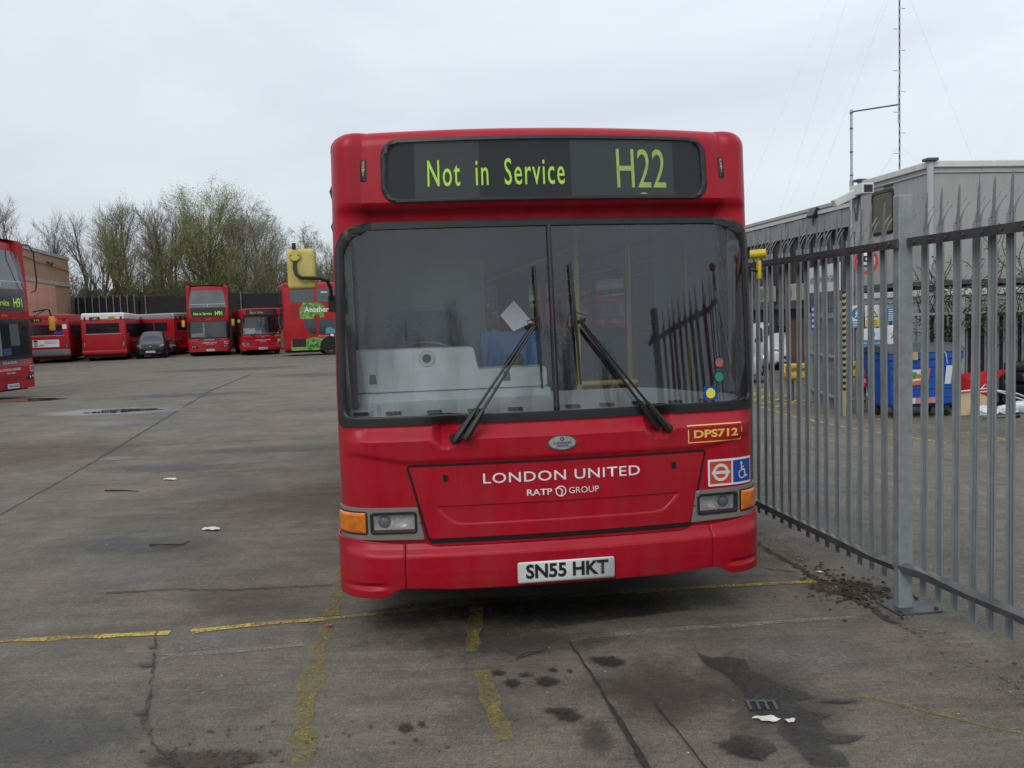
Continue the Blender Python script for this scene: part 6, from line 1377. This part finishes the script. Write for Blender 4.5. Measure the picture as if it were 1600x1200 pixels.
mb = MB(); mb.bx(-.2, .09, -34.05, .09, 5.15, 5.42); mb.build('concrete_band', M('concrete_pale', (.32, .31, .29)), bd)
mb = MB(); mb.bx(-.1, .035, -34, -4.2, .0, 5.15); mb.build('pink_brick_patch', brick_mat('pink_bricks', (.60, .32, .22), (.50, .26, .17), (.50, .38, .30)), bd)
mb = MB(); mb.tube([(.06, -13, 6.8), (.10, -8, 6.5), (.08, -.1, 6.35)], .025, 4); mb.tube([(.06, -6.0, 6.7), (.20, -5.3, 6.5), (.10, -4.6, 6.75)], .05, 4); mb.build('wall_cable', INKB, bd)
NET = M('black_netting', (0.010, 0.011, 0.012), .85, var=.5, vscale=1.2)
def screen(label, p0, p1, H, nposts, name='screen_fence'):
    p0, p1 = Vector((*p0, 0)), Vector((*p1, 0)); L_ = (p1-p0).length; a = math.atan2(p1.y-p0.y, p1.x-p0.x)
    t = thing(name, label, 'fence', p0, a)
    mb = MB(); n_ = 40; r2 = random.Random(3); tp = [H + .06*math.sin(i*.9) + r2.uniform(-.06, .06) for i in range(n_+1)]
    mb.add([(L_*i/n_, .03*math.sin(i*1.7), .05) for i in range(n_+1)] + [(L_*i/n_, .05*math.sin(i*2.1), tp[i]) for i in range(n_+1)], [(i, i+1, n_+2+i, n_+1+i) for i in range(n_)])
    o = mb.build('netting', NET, t, recalc=False); md = o.modifiers.new('s', 'SOLIDIFY'); md.thickness = .01
    for k in range(nposts):
        x = L_*(k+.5)/nposts; mb = MB(); mb.cyl((x, -.10, 0), (x, -.10, H+.12), .045, 6); mb.build('fence_post', M('post_concrete', (.17, .165, .155), .8, var=.2), t)
screen('black netting screen fence on thin pale posts behind the parked buses', (-33.4, 70.2), (-4.0, 69.8), 4.25, 8)
screen('closer-posted black screen fence beside the corner of the brick building', (-32.9, 69.2), (-28.4, 69.9), 4.3, 9)

# ------------------------------------------------------------------ trees
BARK = M('bark_grey_brown', (0.060, 0.052, 0.040), .95, var=.35, vscale=5); BARKG = M('bark_green', (0.075, 0.085, 0.035), .95, var=.3, vscale=4); BARKB = M('bark_birch', (0.18, 0.17, 0.15), .9, var=.35, vscale=6)
TWIG1 = M('twigs_grey', (0.135, 0.118, 0.098), .95, var=.4, vscale=1.5); TWIG2 = M('twigs_olive', (0.165, 0.160, 0.075), .95, var=.45, vscale=1.2); TWIG3 = M('twigs_pale', (0.23, 0.215, 0.185), .95, var=.35, vscale=1.2)
BUD = M('spring_leaf_olive', (0.21, 0.245, 0.055), .8, var=.5, vscale=1.5); BUDP = M('spring_leaf_pale', (0.24, 0.235, 0.12), .8, var=.4, vscale=1.5)
def tree_parts(seed, H, kind):
    r_ = random.Random(seed); T, C, Lf = MB(), MB(), MB()
    tw = .022
    def leafy(p, n_, sp, sz):
        for _ in range(n_):
            c = p + Vector((r_.gauss(0, sp), r_.gauss(0, sp), r_.gauss(0, sp))); q = Matrix.Rotation(r_.uniform(0, 6.28), 3, 'Z') @ Matrix.Rotation(r_.uniform(-1.5, 1.5), 3, 'X'); s_ = sz*r_.uniform(.5, 1.3)
            Lf.add([c + q @ Vector(v)*s_ for v in ((-.5, 0, 0), (0, -.3, 0), (.6, 0, .1), (0, .3, 0))], [(0, 1, 2, 3)])
    def grow(p, d, ln, rad, lvl, mx):
        k = 4 if lvl < 2 else 3; pts = [p]; rads = [rad]; dd = d.copy()
        up = .10 if kind != 'birch' else (.08 if lvl < 2 else -.22)
        for i in range(k):
            dd = (dd + Vector((r_.gauss(0, .13), r_.gauss(0, .13), r_.gauss(0, .08) + up))).normalized(); pts.append(pts[-1] + dd*ln/k); rads.append(max(.006, rad*(1-.75*(i+1)/k)))
        (T if lvl == 0 else C).tube(pts, rads, 6 if lvl == 0 else (4 if lvl == 1 else 3), cap=False)
        if lvl >= mx:
            if kind in ('green', 'olive') : leafy(pts[-1], 8 if kind == 'green' else 3, .17, .085); leafy(pts[2], 4 if kind == 'green' else 1, .16, .08)
            elif kind == 'birch' and r_.random() < .55: leafy(pts[-1], 1, .2, .12)
            return
        nb = {0: 0, 1: 8, 2: 6, 3: 4}.get(lvl, 3)
        for j in range(nb):
            t = r_.uniform(.25, 1.0); i = min(k-1, int(t*k)); q = pts[i].lerp(pts[i+1], t*k-i); a = r_.uniform(0, 6.28); ax = dd.orthogonal(); ax.rotate(Matrix.Rotation(a, 3, dd)); nd = dd.copy(); nd.rotate(Matrix.Rotation(r_.uniform(.35, .85), 3, ax)); nd.normalize()
            grow(q, nd, ln*r_.uniform(.42, .66), max(.008, rads[i]*.55), lvl+1, mx)
    # trunk(s)
    nt = 1 if kind in ('green', 'birch') else r_.choice((1, 2, 2, 3))
    for s_ in range(nt):
        p = Vector((r_.uniform(-.5, .5)*(nt > 1), r_.uniform(-.5, .5)*(nt > 1), -.2)); d = Vector((r_.uniform(-.12, .12)*nt, r_.uniform(-.12, .12)*nt, 1)).normalized(); pts = [p]; R0 = H*.016/(nt**.5)+.05; rads = [R0]; kk = 10
        for i in range(kk): d = (d + Vector((r_.gauss(0, .04), r_.gauss(0, .04), .06))).normalized(); pts.append(pts[-1]+d*H*.92/kk); rads.append(R0*(1-.9*(i+1)/kk)+.01)
        T.tube(pts, rads, 7, cap=False)
        nl = {'bare': 20, 'green': 34, 'birch': 30, 'olive': 24}[kind]//(nt if nt < 3 else 2)
        for j in range(nl):
            t = r_.uniform(.16 if kind != 'bare' else .28, .98); i = min(kk-1, int(t*kk)); q = pts[i].lerp(pts[i+1], t*kk-i); a = r_.uniform(0, 6.28); el = r_.uniform(.25, .6) if kind == 'bare' else r_.uniform(.5, 1.0)
            if kind == 'bare': ln = H*(.34*(1-t)+.13)
            elif kind == 'green': ln = H*(.30*math.sin(math.pi*min(1, max(.12, (t-.05)*1.02)))**.7+.06)
            elif kind == 'birch': ln = H*(.24*(1-t)+.10)
            else: ln = H*(.26*(1-t)+.14)
            nd = Vector((math.cos(a)*math.sin(el), math.sin(a)*math.sin(el), math.cos(el)))
            grow(q, nd, ln, max(.02, rads[i]*.5), 1, 3)
    return T, C, Lf
protos = {}
def add_tree(kind, seed, x, y, H, label, group, rz=0.0):
    H0 = 12.0; key = (kind, seed)
    bm_, tm_, lm_ = {'bare': (BARK, TWIG1, BUD), 'green': (BARK, TWIG2, BUD), 'birch': (BARKB, TWIG3, BUDP), 'olive': (BARKG, TWIG2, BUD)}[kind]
    if key not in protos:
        T, C, Lf = tree_parts(seed, H0, kind); t = thing('tree', label, 'tree', (x, y, 0), rz, group); T.build('trunk', bm_, t, recalc=False)
        c = C.build('crown', tm_, t, recalc=False)
        if Lf.f: Lf.build('foliage', lm_, c, recalc=False)
        protos[key] = t
    else: t = copy_tree(protos[key]); t.location = (x, y, 0); t.rotation_euler = (0, 0, rz)
    if kind in ('olive', 'bare') and x > -18 and y < 100 and y > 0: H *= .86
    s_ = H/H0; t.scale = (s_, s_, s_); t['label'] = label; t['group'] = group
    return t
r_ = random.Random(21)
GB, GG = 'bare trees behind the screen fence', 'greening trees behind the screen fence'
tl = [('bare', 1, -42.5, 80, 12.6, 'bare tree at the far left edge above the double-deck bus roof', GB), ('bare', 2, -39.0, 78, 11.4, 'bare grey tree second from the left edge', GB), ('bare', 3, -36.6, 82, 12.8, 'bare tree standing over the brick building roof', GB),
      ('bare', 1, -34.2, 76, 12.0, 'bare upright tree just left of the brick building corner', GB), ('olive', 5, -31.9, 75, 11.6, 'greenish-trunked tree at the corner of the brick building', GB), ('bare', 2, -30.4, 81, 12.6, 'bare tree just right of the brick building corner', GB),
      ('bare', 3, -28.6, 78, 12.2, 'dark fine-twigged bare tree above the white-roofed bus', GB), ('bare', 1, -26.8, 83, 12.0, 'bare tree just left of the tall green tree', GB),
      ('green', 7, -24.6, 76, 12.3, 'tall broad tree in fresh green leaf above the people carrier', GG), ('birch', 8, -20.4, 77, 12.7, 'tall feathery pale birch above the far double decker', GG), ('olive', 5, -22.4, 84, 10.8, 'olive tree filling the gap between the green tree and the birch', GG),
      ('olive', 6, -17.6, 79, 9.8, 'olive tree just right of the pale birch', GG), ('bare', 2, -15.6, 86, 10.4, 'bare tree in the dip between the birch and the yellow mirror', GB), ('olive', 5, -14.0, 80, 9.2, 'low olive tree left of the yellow mirror', GG), ('bare', 3, -11.8, 88, 10.6, 'bare tree directly behind the yellow mirror', GB),
      ('olive', 6, -9.5, 80, 9.4, 'olive tree by the left side of our bus', GG)]
tl += [('olive', 6, -40.5, 84, 8.6, 'low olive tree filling in behind the left edge bus', GG), ('bare', 2, -37.6, 90, 13.0, 'rearmost bare tree over the left end of the brick building', GB), ('bare', 3, -33.0, 88, 12.9, 'rearmost bare tree near the brick building corner', GB),
       ('olive', 5, -29.6, 75.5, 8.2, 'low olive tree above the advert bus', GG), ('bare', 1, -29.4, 90, 13.2, 'rearmost bare tree over the white-roofed bus', GB), ('olive', 6, -26.6, 75, 8.4, 'low olive tree above the white-roofed bus', GG),
       ('green', 7, -26.0, 80, 10.6, 'left shoulder tree of the tall green tree', GG), ('green', 7, -23.0, 79, 10.4, 'right shoulder tree of the tall green tree', GG), ('bare', 2, -25.2, 92, 12.0, 'bare tree glimpsed behind the tall green tree', GB),
       ('olive', 6, -21.2, 74.5, 8.0, 'low olive tree left above the far double decker', GG), ('olive', 5, -18.9, 75, 8.6, 'low olive tree right above the far double decker', GG), ('birch', 8, -19.0, 88, 11.6, 'paler birch behind the feathery birch', GG),
       ('olive', 6, -16.0, 76, 8.8, 'low olive tree above the 116 bus', GG), ('olive', 5, -13.0, 75, 8.4, 'low olive tree between the 116 bus and the yellow mirror', GG), ('olive', 6, -11.0, 77, 8.8, 'low olive tree above the leafy advert bus', GG), ('bare', 3, -17.6, 92, 11.4, 'bare tree rearmost right of the birch', GB), ('olive', 6, -15.0, 82, 10.0, 'olive tree rearmost over the 116 bus', GG), ('bare', 2, -12.8, 84, 10.8, 'bare tree left of the yellow mirror', GB), ('bare', 1, -9.0, 86, 10.6, 'bare tree above the leafy advert bus', GB)]
for i, (k, s_, x, y, h, lab, g) in enumerate(tl): add_tree(k, s_, x, y, h, lab, g, r_.uniform(0, 6.28))
for i in range(5): add_tree('olive', 5+(i % 2), -6+4.2*i, 80+3*(i % 3), 9+(i % 2), 'olive tree hidden behind our bus', 'trees hidden behind our bus', i*1.3)
# undergrowth: one tangled mass under the trees
r_ = random.Random(9); mb = MB(); lf = MB()
for i in range(6000):
    x = r_.uniform(-44, 14); y = r_.uniform(71.5, 82); hmax = 6.0 + 1.9*noise.noise(Vector((x*.22, y*.3, 2))) + (.8 if x > -20 else 0)
    p = Vector((x, y, r_.uniform(0, hmax*.75))); d = Vector((r_.uniform(-.5, .5), r_.uniform(-.5, .5), 1)).normalized(); pts = [p]
    for k in range(4): d = (d + Vector((r_.gauss(0, .25), r_.gauss(0, .25), 0))).normalized(); pts.append(pts[-1]+d*r_.uniform(.4, .8))
    mb.tube(pts, [.03, .024, .018, .012, .006], 3, cap=False)
    for q in pts[1:]:
        if q.z > hmax+1: continue
        for _ in range(3 if noise.noise(q*.35) > .1 else 1):
            c = q + Vector((r_.gauss(0, .3), r_.gauss(0, .3), r_.gauss(0, .25))); R_ = Matrix.Rotation(r_.uniform(0, 6.28), 3, 'Z') @ Matrix.Rotation(r_.uniform(-1.4, 1.4), 3, 'X'); s_ = r_.uniform(.05, .13)
            lf.add([c + R_ @ Vector(v)*s_ for v in ((-.6, 0, 0), (0, -.35, 0), (.6, 0, .1), (0, .35, 0))], [(0, 1, 2, 3)])
tag(mb.build('undergrowth_stems', M('scrub_stem', (.105, .092, .062), .95, var=.4), recalc=False), kind='stuff')
tag(lf.build('undergrowth', M('scrub_leaf', (.105, .108, .042), .9, var=.7, vscale=.5), recalc=False), kind='stuff')
# far dark tree line closing the horizon behind everything
mb = MB(); r_ = random.Random(12)
for i in range(9000):
    x = r_.uniform(-110, 120); y = r_.uniform(108, 122); h = 6.5 + 2.0*noise.noise(Vector((x*.06, 0, 5))) + .8*noise.noise(Vector((x*.5, 1, 5))); z = h*(r_.random()**.7); q = Matrix.Rotation(r_.uniform(0, 6.28), 3, 'Z') @ Matrix.Rotation(r_.uniform(-1.4, 1.4), 3, 'X'); s_ = r_.uniform(.5, 1.1)
    mb.add([Vector((x, y, z)) + q @ Vector(v)*s_ for v in ((-1, 0, 0), (0, -.6, 0), (1, 0, .2), (0, .6, 0))], [(0, 1, 2, 3)])
tag(mb.build('distant_wood', M('distant_leaf', (.060, .062, .035), .95, var=.4, vscale=.3), recalc=False), kind='stuff')
# the side of the yard behind the camera: it only shows as reflections in the windscreen; the garage is added to darken them
ob = thing('added_garage', 'unseen low dark brick garage building added behind the viewer to darken windscreen reflections', 'building', (-2, -24, 0), 0)
mb = MB(); mb.bx(-16, 20, -8, 0, 0, 3.4); mb.build('wall', M('brown_brick', (0.105, 0.050, 0.030)), ob); mb = MB(); mb.bx(-16.2, 20.2, -8.2, .2, 3.4, 3.6); mb.build('coping', M('concrete_pale', (.32, .31, .29)), ob)  # wall and coping of the added garage
for k in range(5):
    mb = MB(); mb.bx(-14+6.6*k, -10+6.6*k, 0, .06, .1, 2.9); mb.build('added_roller_door', M('added_door_dark', (.04, .045, .05), .6), ob)
for i, x in enumerate((-26, -21, -14, -9, -4, 1, 6, 11, 16, 22)): add_tree('olive', 5+i % 2, x, -36-i % 3, 8.5+(i % 3), 'olive tree behind the garage at the viewer\'s back', 'trees behind the added garage', i*2.1)
